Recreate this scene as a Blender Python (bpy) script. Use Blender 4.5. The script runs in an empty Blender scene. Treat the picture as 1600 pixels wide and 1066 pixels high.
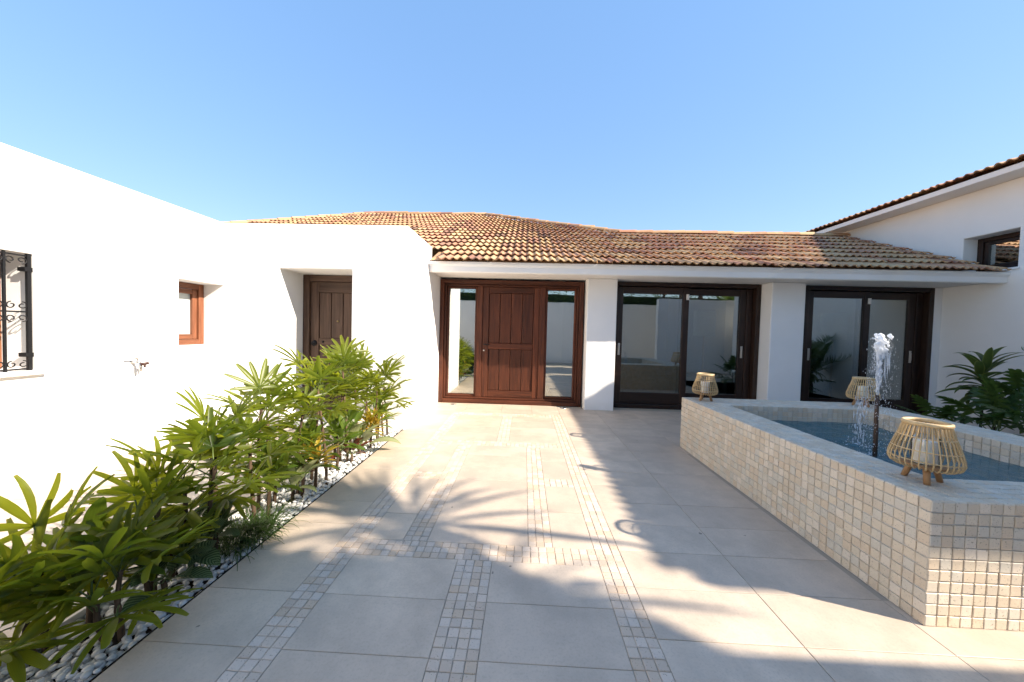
import bpy, bmesh, math, random
import numpy as np
from mathutils import Vector, Matrix, Quaternion

SC = bpy.context.scene
COL = SC.collection
R = math.radians
rnd = random.Random(7)

# ------------------------------------------------------------------ camera
cam_d = bpy.data.cameras.new('camera')
cam_d.sensor_width = 36.0
cam_d.lens = 528.88 / 1600 * 36.0
cam_d.clip_start = 0.05
cam_d.clip_end = 2000
cam = bpy.data.objects.new('camera', cam_d)
COL.objects.link(cam)
CAMH = 1.31
_p, _r, _y = -0.0288, 0.0264, -0.0354
_xr = Vector((math.cos(_y), -math.sin(_y), 0)); _yf = Vector((math.sin(_y), math.cos(_y), 0)); _zu = Vector((0, 0, 1))
_F = _yf * math.cos(_p) + _zu * math.sin(_p)
_U = -_yf * math.sin(_p) + _zu * math.cos(_p)
_R = _xr * math.cos(_r) + _U * math.sin(_r)
_UP = _U * math.cos(_r) - _xr * math.sin(_r)
m = Matrix((_R, _UP, -_F)).transposed().to_4x4()
m.translation = Vector((0, 0, CAMH))
cam.matrix_world = m
SC.camera = cam

# ------------------------------------------------------------------ sky, sun, exposure
SUN = Vector((1.52, -0.525, 1.0)).normalized()      # towards the sun
w = bpy.data.worlds.new('World'); SC.world = w; w.use_nodes = True
wn = w.node_tree.nodes; wl = w.node_tree.links
sky = wn.new('ShaderNodeTexSky'); sky.sky_type = 'NISHITA'; sky.sun_disc = False
sky.sun_elevation = math.asin(SUN.z)
sky.sun_rotation = math.atan2(SUN.x, SUN.y)
sky.air_density = 1.0; sky.dust_density = 0.15; sky.ozone_density = 2.5; sky.altitude = 50
bg = wn['Background']; bg.inputs['Strength'].default_value = 0.15
gm = wn.new('ShaderNodeGamma'); gm.inputs['Gamma'].default_value = 0.30          # softens the contrast of the whole sky dome evenly
hs = wn.new('ShaderNodeHueSaturation'); hs.inputs['Saturation'].default_value = 2.0; hs.inputs['Value'].default_value = 1.29; hs.inputs['Hue'].default_value = 0.512
h2 = wn.new('ShaderNodeHueSaturation'); h2.inputs['Saturation'].default_value = 1.18
wl.new(sky.outputs[0], gm.inputs['Color']); wl.new(gm.outputs[0], hs.inputs['Color']); wl.new(hs.outputs[0], h2.inputs['Color']); wl.new(h2.outputs[0], bg.inputs['Color'])
sd = bpy.data.lights.new('sun', 'SUN'); sd.energy = 3.3; sd.angle = R(0.53); sd.color = (1.0, 0.885, 0.745)
so = bpy.data.objects.new('sun', sd); COL.objects.link(so)
so.rotation_euler = (-SUN).to_track_quat('-Z', 'Y').to_euler()
so.location = (20, -7, 14)
SC.view_settings.view_transform = 'Standard'
SC.view_settings.look = 'None'
SC.view_settings.gamma = 1.0
SC.view_settings.use_curve_mapping = False
SC.view_settings.exposure = 1.93
SC.render.engine = 'CYCLES'
SC.cycles.max_bounces = 10
SC.cycles.transparent_max_bounces = 16
SC.cycles.sample_clamp_indirect = 6.0

# ------------------------------------------------------------------ helpers
def tag(o, label=None, cat=None, group=None, kind=None):
    if label: o['label'] = label
    if cat: o['category'] = cat
    if group: o['group'] = group
    if kind: o['kind'] = kind
    return o

def link(o, parent=None):
    COL.objects.link(o)
    if parent is not None: o.parent = parent
    return o

def empty(name, loc=(0, 0, 0)):
    o = bpy.data.objects.new(name, None); o.empty_display_size = 0.1
    o.location = loc
    return link(o)

def from_bm(name, bm, mat, parent=None, smooth=False, loc=None, bevel=0, recalc=True):
    if recalc: bmesh.ops.recalc_face_normals(bm, faces=bm.faces[:])
    me = bpy.data.meshes.new(name); bm.to_mesh(me); bm.free()
    return from_me(name, me, mat, parent, smooth, loc, bevel)

def from_me(name, me, mat, parent=None, smooth=False, loc=None, bevel=0):
    for mm in (mat if isinstance(mat, (list, tuple)) else [mat]): me.materials.append(mm)
    if smooth:
        me.polygons.foreach_set('use_smooth', [True] * len(me.polygons))
    o = bpy.data.objects.new(name, me); link(o, parent)
    if loc is not None: o.location = loc
    if bevel:
        b = o.modifiers.new('bevel', 'BEVEL'); b.width = bevel; b.segments = 2; b.limit_method = 'ANGLE'; b.angle_limit = R(40)
    # children are modelled in world space: undo the parent's offset
    if parent is not None and loc is None:
        o.matrix_parent_inverse = world(parent).inverted()
    return o

def world(o):
    mm = o.matrix_basis.copy(); p = o.parent
    if p is not None: mm = world(p) @ o.matrix_parent_inverse @ mm
    return mm

def bx(bm, x0, x1, y0, y1, z0, z1):
    v = [bm.verts.new(c) for c in ((x0,y0,z0),(x1,y0,z0),(x1,y1,z0),(x0,y1,z0),(x0,y0,z1),(x1,y0,z1),(x1,y1,z1),(x0,y1,z1))]
    for f in ((0,3,2,1),(4,5,6,7),(0,1,5,4),(1,2,6,5),(2,3,7,6),(3,0,4,7)): bm.faces.new([v[i] for i in f])

def box_obj(name, dims, mat, parent=None, bevel=0):
    bm = bmesh.new(); bx(bm, *dims)
    return from_bm(name, bm, mat, parent, bevel=bevel)

def boxes_obj(name, lst, mat, parent=None, bevel=0):
    return [box_obj(name, d, mat, parent, bevel) for d in lst][-1]

def tube(bm, pts, rad, n=8, cap=True):
    pts = [Vector(p) for p in pts]
    if not isinstance(rad, (list, tuple)): rad = [rad] * len(pts)
    rings = []
    prev = None
    for i, p in enumerate(pts):
        t = (pts[min(i+1, len(pts)-1)] - pts[max(i-1, 0)]).normalized()
        if prev is None:
            a = Vector((0, 0, 1)) if abs(t.z) < .9 else Vector((1, 0, 0))
            prev = a
        s = t.cross(prev)
        if s.length < 1e-6: s = t.cross(Vector((1, .3, .2)))
        s.normalize(); u = s.cross(t).normalized(); prev = u
        rings.append([bm.verts.new(p + (s * math.cos(k*2*math.pi/n) + u * math.sin(k*2*math.pi/n)) * rad[i]) for k in range(n)])
    for a, b in zip(rings, rings[1:]):
        for k in range(n): bm.faces.new((a[k], a[(k+1) % n], b[(k+1) % n], b[k]))
    if cap:
        bm.faces.new(rings[0][::-1]); bm.faces.new(rings[-1])

def ring(bm, c, r, t, n=32, k=8, axis='z', squash=1.0):
    vs = []
    for i in range(n):
        a = 2*math.pi*i/n; row = []
        for j in range(k):
            b = 2*math.pi*j/k
            rr = r + t*math.cos(b); z = t*squash*math.sin(b)
            row.append(bm.verts.new((c[0]+rr*math.cos(a), c[1]+rr*math.sin(a), c[2]+z)))
        vs.append(row)
    for i in range(n):
        for j in range(k):
            bm.faces.new((vs[i][j], vs[(i+1) % n][j], vs[(i+1) % n][(j+1) % k], vs[i][(j+1) % k]))

def lathe(bm, prof, c=(0, 0, 0), n=24, cap0=True, cap1=True):
    rows = []
    for r_, z in prof:
        rows.append([bm.verts.new((c[0]+r_*math.cos(2*math.pi*k/n), c[1]+r_*math.sin(2*math.pi*k/n), c[2]+z)) for k in range(n)])
    for a, b in zip(rows, rows[1:]):
        for k in range(n): bm.faces.new((a[k], a[(k+1) % n], b[(k+1) % n], b[k]))
    if cap0: bm.faces.new(rows[0][::-1])
    if cap1: bm.faces.new(rows[-1])

def wall_solid(name, to3, A, B, holes, thick, mat, parent=None, bevel=0.012, caps=None):
    """manifold wall slab: A, B sorted break lists, holes = (a0,a1,b0,b1); to3(a,b,d) maps to the world, d = depth into the wall"""
    bm = bmesh.new(); V = {}
    def vert(i, j, k):
        if (i, j, k) not in V: V[(i, j, k)] = bm.verts.new(to3(A[i], B[j], thick*k))
        return V[(i, j, k)]
    def solid(i, j):
        if i < 0 or j < 0 or i >= len(A)-1 or j >= len(B)-1: return False
        ca, cb = (A[i]+A[i+1])/2, (B[j]+B[j+1])/2
        return not any(h[0] < ca < h[1] and h[2] < cb < h[3] for h in holes)
    for i in range(len(A)-1):
        for j in range(len(B)-1):
            if not solid(i, j): continue
            for k in (0, 1):
                bm.faces.new([vert(*q, k) for q in ((i, j), (i+1, j), (i+1, j+1), (i, j+1))])
            for (di, dj, e) in ((-1, 0, ((i, j), (i, j+1))), (1, 0, ((i+1, j), (i+1, j+1))), (0, -1, ((i, j), (i+1, j))), (0, 1, ((i, j+1), (i+1, j+1)))):
                if not solid(i+di, j+dj):
                    bm.faces.new((vert(*e[0], 0), vert(*e[1], 0), vert(*e[1], 1), vert(*e[0], 1)))
    return from_bm(name, bm, mat, parent, bevel=bevel)

# screen-size estimate, only used to decide which alike pieces become objects of their own
def shown(pos, size):
    d = Vector(pos) - Vector((0, 0, CAMH)); k = d.dot(_F)
    if k < 0.2: return 0
    u = d.dot(_R)/k*528.88; v = d.dot(_UP)/k*528.88
    if abs(u) > 830 or abs(v) > 560: return 0
    return size/k

def scatter(name, specs, meshes, mat_piece, mat_mass, parent, limit=300, smooth=False, mass_name=None):
    """specs: (score, variant, Matrix). The best `limit` become objects that share mesh data, the rest one joined mesh."""
    order = sorted(range(len(specs)), key=lambda i: -specs[i][0])
    single = [i for i in order[:limit] if specs[i][0] > 0]
    chosen = set(single)
    for me in meshes:
        if not me.materials: me.materials.append(mat_piece)
        if smooth: me.polygons.foreach_set('use_smooth', [True]*len(me.polygons))
    pinv = world(parent).inverted() if parent is not None else Matrix()
    for i in single:
        o = bpy.data.objects.new(name, meshes[specs[i][1]]); link(o, parent)
        o.matrix_parent_inverse = pinv
        o.matrix_basis = specs[i][2]
    rest = [i for i in range(len(specs)) if i not in chosen]
    if rest:
        VV, FF, n = [], [], 0
        data = []
        for me in meshes:
            co = np.empty(len(me.vertices)*3); me.vertices.foreach_get('co', co)
            data.append((co.reshape(-1, 3), [tuple(p.vertices) for p in me.polygons]))
        for i in rest:
            co, fc = data[specs[i][1]]
            M = np.array(specs[i][2])
            VV.append(co @ M[:3, :3].T + M[:3, 3]); FF += [tuple(a+n for a in f) for f in fc]; n += len(co)
        me = bpy.data.meshes.new(mass_name or name); me.from_pydata(np.concatenate(VV).tolist(), [], FF)
        o = from_me(mass_name or (name + '_mass'), me, mat_mass, parent, smooth)
        o['kind'] = 'stuff'
        return o

# ------------------------------------------------------------------ materials
def mat(name, build):
    mm = bpy.data.materials.new(name); mm.use_nodes = True
    nt = mm.node_tree; b = nt.nodes['Principled BSDF']
    build(nt, nt.nodes, nt.links, b)
    return mm

def coords(n, l, scale=(1, 1, 1), world_space=False):
    t = n.new('ShaderNodeTexCoord')
    if world_space:
        g = n.new('ShaderNodeNewGeometry'); src = g.outputs['Position']
    else: src = t.outputs['Object']
    mp = n.new('ShaderNodeMapping'); mp.inputs['Scale'].default_value = scale
    l.new(src, mp.inputs['Vector'])
    return mp.outputs['Vector']

def noise(n, l, vec, scale, detail=4, rough=.55):
    t = n.new('ShaderNodeTexNoise'); t.inputs['Scale'].default_value = scale; t.inputs['Detail'].default_value = detail; t.inputs['Roughness'].default_value = rough
    l.new(vec, t.inputs['Vector']); return t.outputs['Fac']

def ramp(n, l, fac, stops, interp='LINEAR'):
    r_ = n.new('ShaderNodeValToRGB'); r_.color_ramp.interpolation = interp
    e = r_.color_ramp.elements
    while len(e) < len(stops): e.new(.5)
    for q, (p, c) in zip(e, stops): q.position = p; q.color = (*c, 1)
    l.new(fac, r_.inputs['Fac']); return r_.outputs['Color']

def mix(n, l, fac, a, b, mode='MIX'):
    x = n.new('ShaderNodeMix'); x.data_type = 'RGBA'; x.blend_type = mode
    for s, v in ((x.inputs[0], fac), (x.inputs[6], a), (x.inputs[7], b)):
        if hasattr(v, 'links') or hasattr(v, 'is_linked'): l.new(v, s)
        elif isinstance(v, (tuple, list)): s.default_value = (*v, 1)
        else: s.default_value = v
    return x.outputs[2]

def math_(n, l, op, a, b=0.0):
    x = n.new('ShaderNodeMath'); x.operation = op
    for s, v in ((x.inputs[0], a), (x.inputs[1], b)):
        if hasattr(v, 'is_linked'): l.new(v, s)
        else: s.default_value = v
    return x.outputs[0]

def bump(n, l, b, height, strength, dist=0.01, normal_to=None):
    x = n.new('ShaderNodeBump'); x.inputs['Strength'].default_value = strength; x.inputs['Distance'].default_value = dist
    l.new(height, x.inputs['Height']); l.new(x.outputs['Normal'], b.inputs['Normal'])

def rand_out(n, island):
    if island: return n.new('ShaderNodeNewGeometry').outputs['Random Per Island']
    return n.new('ShaderNodeObjectInfo').outputs['Random']

def m_stucco(name, col=(.83, .815, .79)):
    def f(nt, n, l, b):
        v = coords(n, l, world_space=True)
        big = noise(n, l, v, .9, 5, .6); mid = noise(n, l, v, 6, 5, .6)
        c = ramp(n, l, big, [(.3, tuple(x*.94 for x in col)), (.6, col), (.8, tuple(min(1, x*1.02) for x in col))])
        c = mix(n, l, math_(n, l, 'MULTIPLY', mid, .10), c, tuple(x*.8 for x in col))
        # splash dirt close to the paving
        sep = n.new('ShaderNodeSeparateXYZ'); g = n.new('ShaderNodeNewGeometry'); l.new(g.outputs['Position'], sep.inputs[0])
        lo = n.new('ShaderNodeMapRange'); lo.inputs['From Min'].default_value = .0; lo.inputs['From Max'].default_value = .16; lo.inputs['To Min'].default_value = .5; lo.inputs['To Max'].default_value = 0
        l.new(sep.outputs['Z'], lo.inputs['Value'])
        c = mix(n, l, math_(n, l, 'MULTIPLY', lo.outputs[0], mid), c, (.5, .45, .38))
        l.new(c, b.inputs['Base Color']); b.inputs['Roughness'].default_value = .85
        h = math_(n, l, 'ADD', noise(n, l, v, 110, 3), math_(n, l, 'MULTIPLY', noise(n, l, v, 5, 3), 3.0))
        bump(n, l, b, h, .22, .004)
    return mat(name, f)

def m_stone(name, cols, island=False, speck=.35, rough=.6, scale=1.0, bumps=.25, wspace=True, pores=False):
    def f(nt, n, l, b):
        v = coords(n, l, world_space=True)
        r_ = rand_out(n, island)
        k = len(cols)
        c = ramp(n, l, r_, [((i+.5)/k, cc) for i, cc in enumerate(cols)], 'LINEAR' if k < 3 else 'CONSTANT')
        if k >= 3:
            for i, e in enumerate(n[-1].color_ramp.elements if False else []): pass
        fine = noise(n, l, v, 60*scale, 6, .65); mid = noise(n, l, v, 7*scale, 5, .6)
        c = mix(n, l, math_(n, l, 'MULTIPLY', mid, speck), c, tuple(x*.72 for x in cols[0]))
        c = mix(n, l, ramp_v(n, l, fine, .55, .75, speck*.8), c, tuple(x*.6 for x in cols[-1]))
        h = fine
        if pores:
            po = noise(n, l, v, 150, 3, .5)
            pm = ramp_v(n, l, po, .62, .7, .8)
            c = mix(n, l, pm, c, (.22, .17, .12))
            h = math_(n, l, 'SUBTRACT', fine, math_(n, l, 'MULTIPLY', pm, 2.0))
        l.new(c, b.inputs['Base Color']); b.inputs['Roughness'].default_value = rough
        bump(n, l, b, h, bumps, .003)
    return mat(name, f)

def ramp_v(n, l, fac, a, b_, hi):
    x = n.new('ShaderNodeMapRange'); x.inputs['From Min'].default_value = a; x.inputs['From Max'].default_value = b_
    x.inputs['To Min'].default_value = 0; x.inputs['To Max'].default_value = hi
    l.new(fac, x.inputs['Value']); return x.outputs[0]

def m_wood(name, dark, light, axis='z', rough=.45, scale=1.0, coat=.0):
    def f(nt, n, l, b):
        s = {'z': (14, 14, .9), 'x': (.9, 14, 14), 'y': (14, .9, 14)}[axis]
        v = coords(n, l, tuple(q*scale for q in s), world_space=True)
        oi = n.new('ShaderNodeObjectInfo').outputs['Random']
        add = n.new('ShaderNodeVectorMath'); add.operation = 'ADD'
        cx = n.new('ShaderNodeCombineXYZ'); l.new(math_(n, l, 'MULTIPLY', oi, 37.), cx.inputs[0]); l.new(math_(n, l, 'MULTIPLY', oi, 11.), cx.inputs[2])
        l.new(v, add.inputs[0]); l.new(cx.outputs[0], add.inputs[1])
        g = noise(n, l, add.outputs[0], 2.2, 7, .62)
        fine = noise(n, l, add.outputs[0], 14, 3, .6)
        c = ramp(n, l, g, [(.32, dark), (.68, light)])
        c = mix(n, l, math_(n, l, 'MULTIPLY', fine, .35), c, tuple(x*.5 for x in dark))
        hs = n.new('ShaderNodeHueSaturation'); l.new(c, hs.inputs['Color'])
        l.new(math_(n, l, 'ADD', math_(n, l, 'MULTIPLY', oi, .5), .75), hs.inputs['Value'])
        l.new(hs.outputs[0], b.inputs['Base Color']); b.inputs['Roughness'].default_value = rough
        b.inputs['Specular IOR Level'].default_value = .3; b.inputs['Coat Weight'].default_value = coat; b.inputs['Coat Roughness'].default_value = .25
        bump(n, l, b, math_(n, l, 'ADD', g, math_(n, l, 'MULTIPLY', fine, .5)), .25, .003)
    return mat(name, f)

def m_plain(name, col, rough=.5, metal=0.0, var=.25, scale=20, spec=.5):
    def f(nt, n, l, b):
        v = coords(n, l, world_space=True)
        g = noise(n, l, v, scale, 5, .6)
        c = mix(n, l, math_(n, l, 'MULTIPLY', g, var), col, tuple(x*.45 for x in col))
        l.new(c, b.inputs['Base Color']); b.inputs['Roughness'].default_value = rough; b.inputs['Metallic'].default_value = metal
        b.inputs['Specular IOR Level'].default_value = spec
        bump(n, l, b, g, .1, .002)
    return mat(name, f)

def m_tile(name, island):
    def f(nt, n, l, b):
        v = coords(n, l, world_space=True)
        r_ = rand_out(n, island)
        c = ramp(n, l, r_, [(0, (0.443, 0.264, 0.125)), (.14, (0.518, 0.339, 0.174)), (.3, (0.407, 0.215, 0.113)), (.44, (0.543, 0.370, 0.191)), (.58, (0.370, 0.166, 0.095)), (.7, (0.481, 0.289, 0.149)), (.84, (0.443, 0.227, 0.137)), (.93, (0.271, 0.130, 0.084)), (1, (0.173, 0.096, 0.066))])
        bl = noise(n, l, v, 5.5, 6, .7)
        c = mix(n, l, ramp_v(n, l, bl, .52, .68, .45), c, (.58, .43, .27))       # lichen
        dk = noise(n, l, v, 2.3, 6, .7)
        c = mix(n, l, ramp_v(n, l, dk, .58, .72, .65), c, (.11, .068, .05))      # black weathering
        fn = noise(n, l, v, 55, 5, .7)
        c = mix(n, l, ramp_v(n, l, fn, .5, .75, .45), c, (.24, .15, .10))
        l.new(c, b.inputs['Base Color']); b.inputs['Roughness'].default_value = .85
        bump(n, l, b, fn, .4, .004)
    return mat(name, f)

def m_leaf(name, cols, trans=(.22, .36, .03), tw=.4, island=False, stripes=None, rough=.38, edge=None):
    mm = bpy.data.materials.new(name); mm.use_nodes = True
    nt = mm.node_tree; n, l = nt.nodes, nt.links; b = n['Principled BSDF']; out = n['Material Output']
    v = coords(n, l, world_space=True)
    r_ = rand_out(n, island)
    k = len(cols)
    c = ramp(n, l, r_, [(i/max(1, k-1), cc) for i, cc in enumerate(cols)])
    g = noise(n, l, v, 13, 4, .6)
    c = mix(n, l, math_(n, l, 'MULTIPLY', g, .45), c, tuple(x*.5 for x in cols[0]))
    uv = n.new('ShaderNodeUVMap'); sep = n.new('ShaderNodeSeparateXYZ'); l.new(uv.outputs[0], sep.inputs[0])
    if stripes:
        ac = math_(n, l, 'ABSOLUTE', math_(n, l, 'SUBTRACT', sep.outputs['Y'], .5))
        ph = math_(n, l, 'MULTIPLY', math_(n, l, 'SUBTRACT', sep.outputs['X'], math_(n, l, 'MULTIPLY', ac, .55)), stripes[1])
        sn = math_(n, l, 'SINE', ph)
        c = mix(n, l, ramp_v(n, l, sn, .05, .5, .85), c, stripes[0])
    else:
        # fine parallel veins along the blade
        sn = math_(n, l, 'SINE', math_(n, l, 'MULTIPLY', sep.outputs['Y'], 44.))
        c = mix(n, l, ramp_v(n, l, sn, .2, 1., .22), c, tuple(min(1, x*1.9) for x in cols[-1]))
    if edge:
        ac = math_(n, l, 'ABSOLUTE', math_(n, l, 'SUBTRACT', sep.outputs['Y'], .5))
        c = mix(n, l, ramp_v(n, l, ac, edge[1], edge[1]+.08, .9), c, edge[0])
    # dry brown tips
    tip = n.new('ShaderNodeMapRange'); tip.inputs['From Min'].default_value = .93; tip.inputs['From Max'].default_value = 1.0
    tip.inputs['To Min'].default_value = 0; tip.inputs['To Max'].default_value = .6
    l.new(sep.outputs['X'], tip.inputs['Value'])
    c = mix(n, l, math_(n, l, 'MULTIPLY', tip.outputs[0], math_(n, l, 'GREATER_THAN', r_, .45)), c, (.22, .15, .05))
    l.new(c, b.inputs['Base Color']); b.inputs['Roughness'].default_value = rough
    t = n.new('ShaderNodeBsdfTranslucent')
    l.new(mix(n, l, .5, c, trans), t.inputs['Color'])
    ms = n.new('ShaderNodeMixShader'); ms.inputs[0].default_value = tw
    l.new(b.outputs[0], ms.inputs[1]); l.new(t.outputs[0], ms.inputs[2]); l.new(ms.outputs[0], out.inputs['Surface'])
    return mm

def m_glass(name, refl=.3, tint=(.62, .66, .66), wob=.0):
    mm = bpy.data.materials.new(name); mm.use_nodes = True
    nt = mm.node_tree; n, l = nt.nodes, nt.links; n.remove(n['Principled BSDF']); out = n['Material Output']
    tr = n.new('ShaderNodeBsdfTransparent'); tr.inputs[0].default_value = (*tint, 1)
    gl = n.new('ShaderNodeBsdfGlossy'); gl.inputs['Roughness'].default_value = 0.0; gl.inputs['Color'].default_value = (.93, .97, .95, 1)
    lw = n.new('ShaderNodeLayerWeight'); lw.inputs['Blend'].default_value = .25
    mr = n.new('ShaderNodeMapRange'); mr.inputs['To Min'].default_value = refl; mr.inputs['To Max'].default_value = 1
    l.new(lw.outputs['Fresnel'], mr.inputs['Value'])
    v = coords(n, l, world_space=True); g = noise(n, l, v, 1.3, 2)
    bp = n.new('ShaderNodeBump'); bp.inputs['Strength'].default_value = .05; bp.inputs['Distance'].default_value = .02
    l.new(g, bp.inputs['Height']); l.new(bp.outputs[0], gl.inputs['Normal'])
    ms = n.new('ShaderNodeMixShader'); l.new(mr.outputs[0], ms.inputs[0]); l.new(tr.outputs[0], ms.inputs[1]); l.new(gl.outputs[0], ms.inputs[2])
    l.new(ms.outputs[0], out.inputs['Surface'])
    return mm

WHITE = m_stucco('white_stucco')
TRIM = m_stucco('white_trim', (.83, .81, .78))
def m_slab(name):
    def f(nt, n, l, b):
        v = coords(n, l, world_space=True)
        oi = n.new('ShaderNodeObjectInfo').outputs['Random']
        off = n.new('ShaderNodeVectorMath'); off.operation = 'ADD'; cx = n.new('ShaderNodeCombineXYZ')
        l.new(math_(n, l, 'MULTIPLY', oi, 23.), cx.inputs[0]); l.new(math_(n, l, 'MULTIPLY', oi, 7.), cx.inputs[1]); l.new(v, off.inputs[0]); l.new(cx.outputs[0], off.inputs[1])
        c = ramp(n, l, oi, [(0, (.535, .435, .34)), (.35, (.60, .49, .38)), (.65, (.565, .455, .35)), (1, (.63, .52, .405))])
        cl = noise(n, l, off.outputs[0], 3.2, 7, .66); c = mix(n, l, ramp_v(n, l, cl, .40, .62, .62), c, (.40, .33, .255))
        st = noise(n, l, v, .9, 6, .6); c = mix(n, l, ramp_v(n, l, st, .46, .62, .40), c, (.37, .31, .25))
        fi = noise(n, l, v, 90, 4, .7); c = mix(n, l, ramp_v(n, l, fi, .50, .66, .30), c, (.33, .27, .21))
        sp_ = noise(n, l, v, 17, 2, .4); c = mix(n, l, ramp_v(n, l, sp_, .765, .78, .75), c, (.10, .085, .07))
        l.new(c, b.inputs['Base Color'])
        l.new(math_(n, l, 'ADD', math_(n, l, 'MULTIPLY', cl, .25), .38), b.inputs['Roughness'])
        bump(n, l, b, math_(n, l, 'ADD', fi, math_(n, l, 'MULTIPLY', cl, 2.)), .12, .002)
    return mat(name, f)
SLAB = m_slab('limestone_slab')
GROUT = m_stone('grout', [(.40, .345, .275)], speck=.3, rough=.9)
MOSCOL = [(0.603, 0.490, 0.383), (0.645, 0.535, 0.432), (0.551, 0.436, 0.330), (0.572, 0.436, 0.310), (0.624, 0.525, 0.427), (0.541, 0.446, 0.354), (0.614, 0.500, 0.388), (0.582, 0.460, 0.344)]
MOS = m_stone('travertine_piece', MOSCOL, False, speck=.26, rough=.65, bumps=.35, pores=True)
MOSM = m_stone('travertine_mass', MOSCOL, True, speck=.26, rough=.65, bumps=.35, pores=True)
PTCOL = [(.62, .56, .46), (0.677, 0.567, 0.421), (0.645, 0.525, 0.382), (0.720, 0.609, 0.461), (0.611, 0.514, 0.391), (0.677, 0.536, 0.382), (0.742, 0.640, 0.511), (0.633, 0.557, 0.441)]
PT = m_stone('pool_tile', PTCOL, False, speck=.35, rough=.6, bumps=.3, pores=True)
PTM = m_stone('pool_tile_mass', PTCOL, True, speck=.35, rough=.6, bumps=.3, pores=True)
PGROUT = m_stone('pool_grout', [(.27, .245, .21)], speck=.3, rough=.9)
TILE = m_tile('roof_tile', False); TILEM = m_tile('roof_tile_mass', True)
MAHOG = m_wood('mahogany_upright', (.040, .011, .005), (.140, .039, .015), 'z', .55, coat=.0)
MAHOGX = m_wood('mahogany_rail', (.040, .011, .005), (.140, .039, .015), 'x', .55, coat=.0)
DARKW = m_wood('dark_timber', (.016, .008, .005), (.045, .022, .014), 'z', .42, coat=.15)
DARKWX = m_wood('dark_timber_rail', (.016, .008, .005), (.045, .022, .014), 'x', .42, coat=.15)
OLDW = m_wood('old_door_timber', (.050, .027, .017), (.115, .066, .043), 'z', .6)
OLDWX = m_wood('old_door_rail', (.050, .027, .017), (.115, .066, .043), 'x', .6)
WINW = m_wood('window_timber', (.12, .042, .02), (.27, .105, .052), 'z', .45)
WINWY = m_wood('window_timber_rail', (.12, .042, .02), (.27, .105, .052), 'y', .45)
IRON = m_plain('black_iron', (.018, .018, .02), .5, .6, .3, 40)
STEEL = m_plain('brushed_steel', (.55, .54, .52), .3, 1.0, .2, 60)
BRASS = m_plain('old_brass', (.36, .27, .14), .4, .9, .4, 60)
BRONZE = m_plain('bronze_pipe', (.10, .06, .04), .5, .4, .5, 30)
DARKP = m_plain('dark_plastic', (.05, .02, .015), .5)
GLASS = m_glass('window_glass', .26)
GLASSE = m_glass('entrance_glass', .42, (.5, .54, .53))
FROST = m_plain('frosted_glass', (.42, .46, .45), .25, 0, .15, 3, .7)
ROOMW = m_plain('room_paint', (.45, .45, .44), .9, 0, .1, 2)
ROOMF = m_plain('room_floor', (.35, .31, .26), .5, 0, .2, 4)
RATTAN = m_wood('rattan', (.58, .39, .18), (.78, .58, .32), 'z', .5)
LEGW = m_wood('lantern_leg_timber', (.32, .17, .075), (.46, .27, .13), 'z', .5)
WAX = mat('candle_wax', lambda nt, n, l, b: (b.inputs['Base Color'].__setattr__('default_value', (.80, .76, .70, 1)), b.inputs['Roughness'].__setattr__('default_value', .5), b.inputs['Subsurface Weight'].__setattr__('default_value', .4), b.inputs['Subsurface Radius'].__setattr__('default_value', (.02, .012, .008)))[0])
SOIL = m_plain('soil', (.06, .045, .032), .95, 0, .5, 40)
PEBC = [(.60, .60, .58), (.68, .68, .66), (.55, .56, .56), (.72, .71, .68), (.63, .64, .65)]
PEB = m_stone('white_pebble', PEBC, False, speck=.25, rough=.55, bumps=.1)
PEBM = m_stone('white_pebble_mass', PEBC, True, speck=.25, rough=.55, bumps=.1)
GRASSY = m_plain('dry_ground', (.16, .13, .08), .95, 0, .5, .8)
BARK = m_wood('cane_bark', (.045, .028, .018), (.13, .085, .05), 'z', .9, 3.0)
TRUNK = m_wood('tree_bark', (.06, .045, .035), (.17, .13, .10), 'z', .9, 1.0)
PALM = m_leaf('lady_palm_leaf', [(.028, .058, .010), (.10, .135, .016), (.05, .085, .012), (.15, .175, .02), (.085, .125, .014)], (.66, .72, .03), .54)
STEMG = m_plain('petiole', (.10, .14, .03), .5, 0, .3, 40)
CALA = m_leaf('calathea_leaf', [(.03, .06, .018), (.045, .075, .02)], (.16, .25, .05), .25, stripes=((.20, .25, .12), 62.))
AGLA = m_leaf('aglaonema_leaf', [(.26, .30, .13), (.33, .34, .18)], (.4, .45, .15), .3, edge=((.09, .14, .04), .36))
CROT = m_leaf('croton_leaf', [(.42, .32, .03), (.48, .25, .02), (.40, .36, .05)], (.7, .5, .03), .4)
REDL = m_leaf('dark_red_leaf', [(.10, .025, .015), (.13, .04, .02)], (.3, .06, .02), .25)
MONDO = m_leaf('mondo_leaf', [(.03, .065, .014), (.05, .09, .02)], (.16, .26, .03), .3, island=True)
BROAD = m_leaf('broad_green_leaf', [(.05, .10, .016), (.10, .15, .02)], (.4, .55, .04), .45)
DRAC = m_leaf('dracaena_leaf', [(.05, .085, .024), (.08, .115, .03)], (.26, .36, .06), .32, edge=((.22, .25, .08), .36))
PHIL = m_leaf('philodendron_leaf', [(.04, .078, .018), (.065, .115, .024)], (.2, .32, .04), .32)
FROND = m_leaf('frond_leaf', [(.03, .07, .016), (.05, .10, .02)], (.2, .3, .03), .3, island=True)
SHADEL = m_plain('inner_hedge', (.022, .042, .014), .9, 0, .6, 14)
HEDGE = m_leaf('hedge_leaf', [(.03, .07, .015), (.05, .10, .02)], (.2, .3, .03), .3, island=True)

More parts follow.
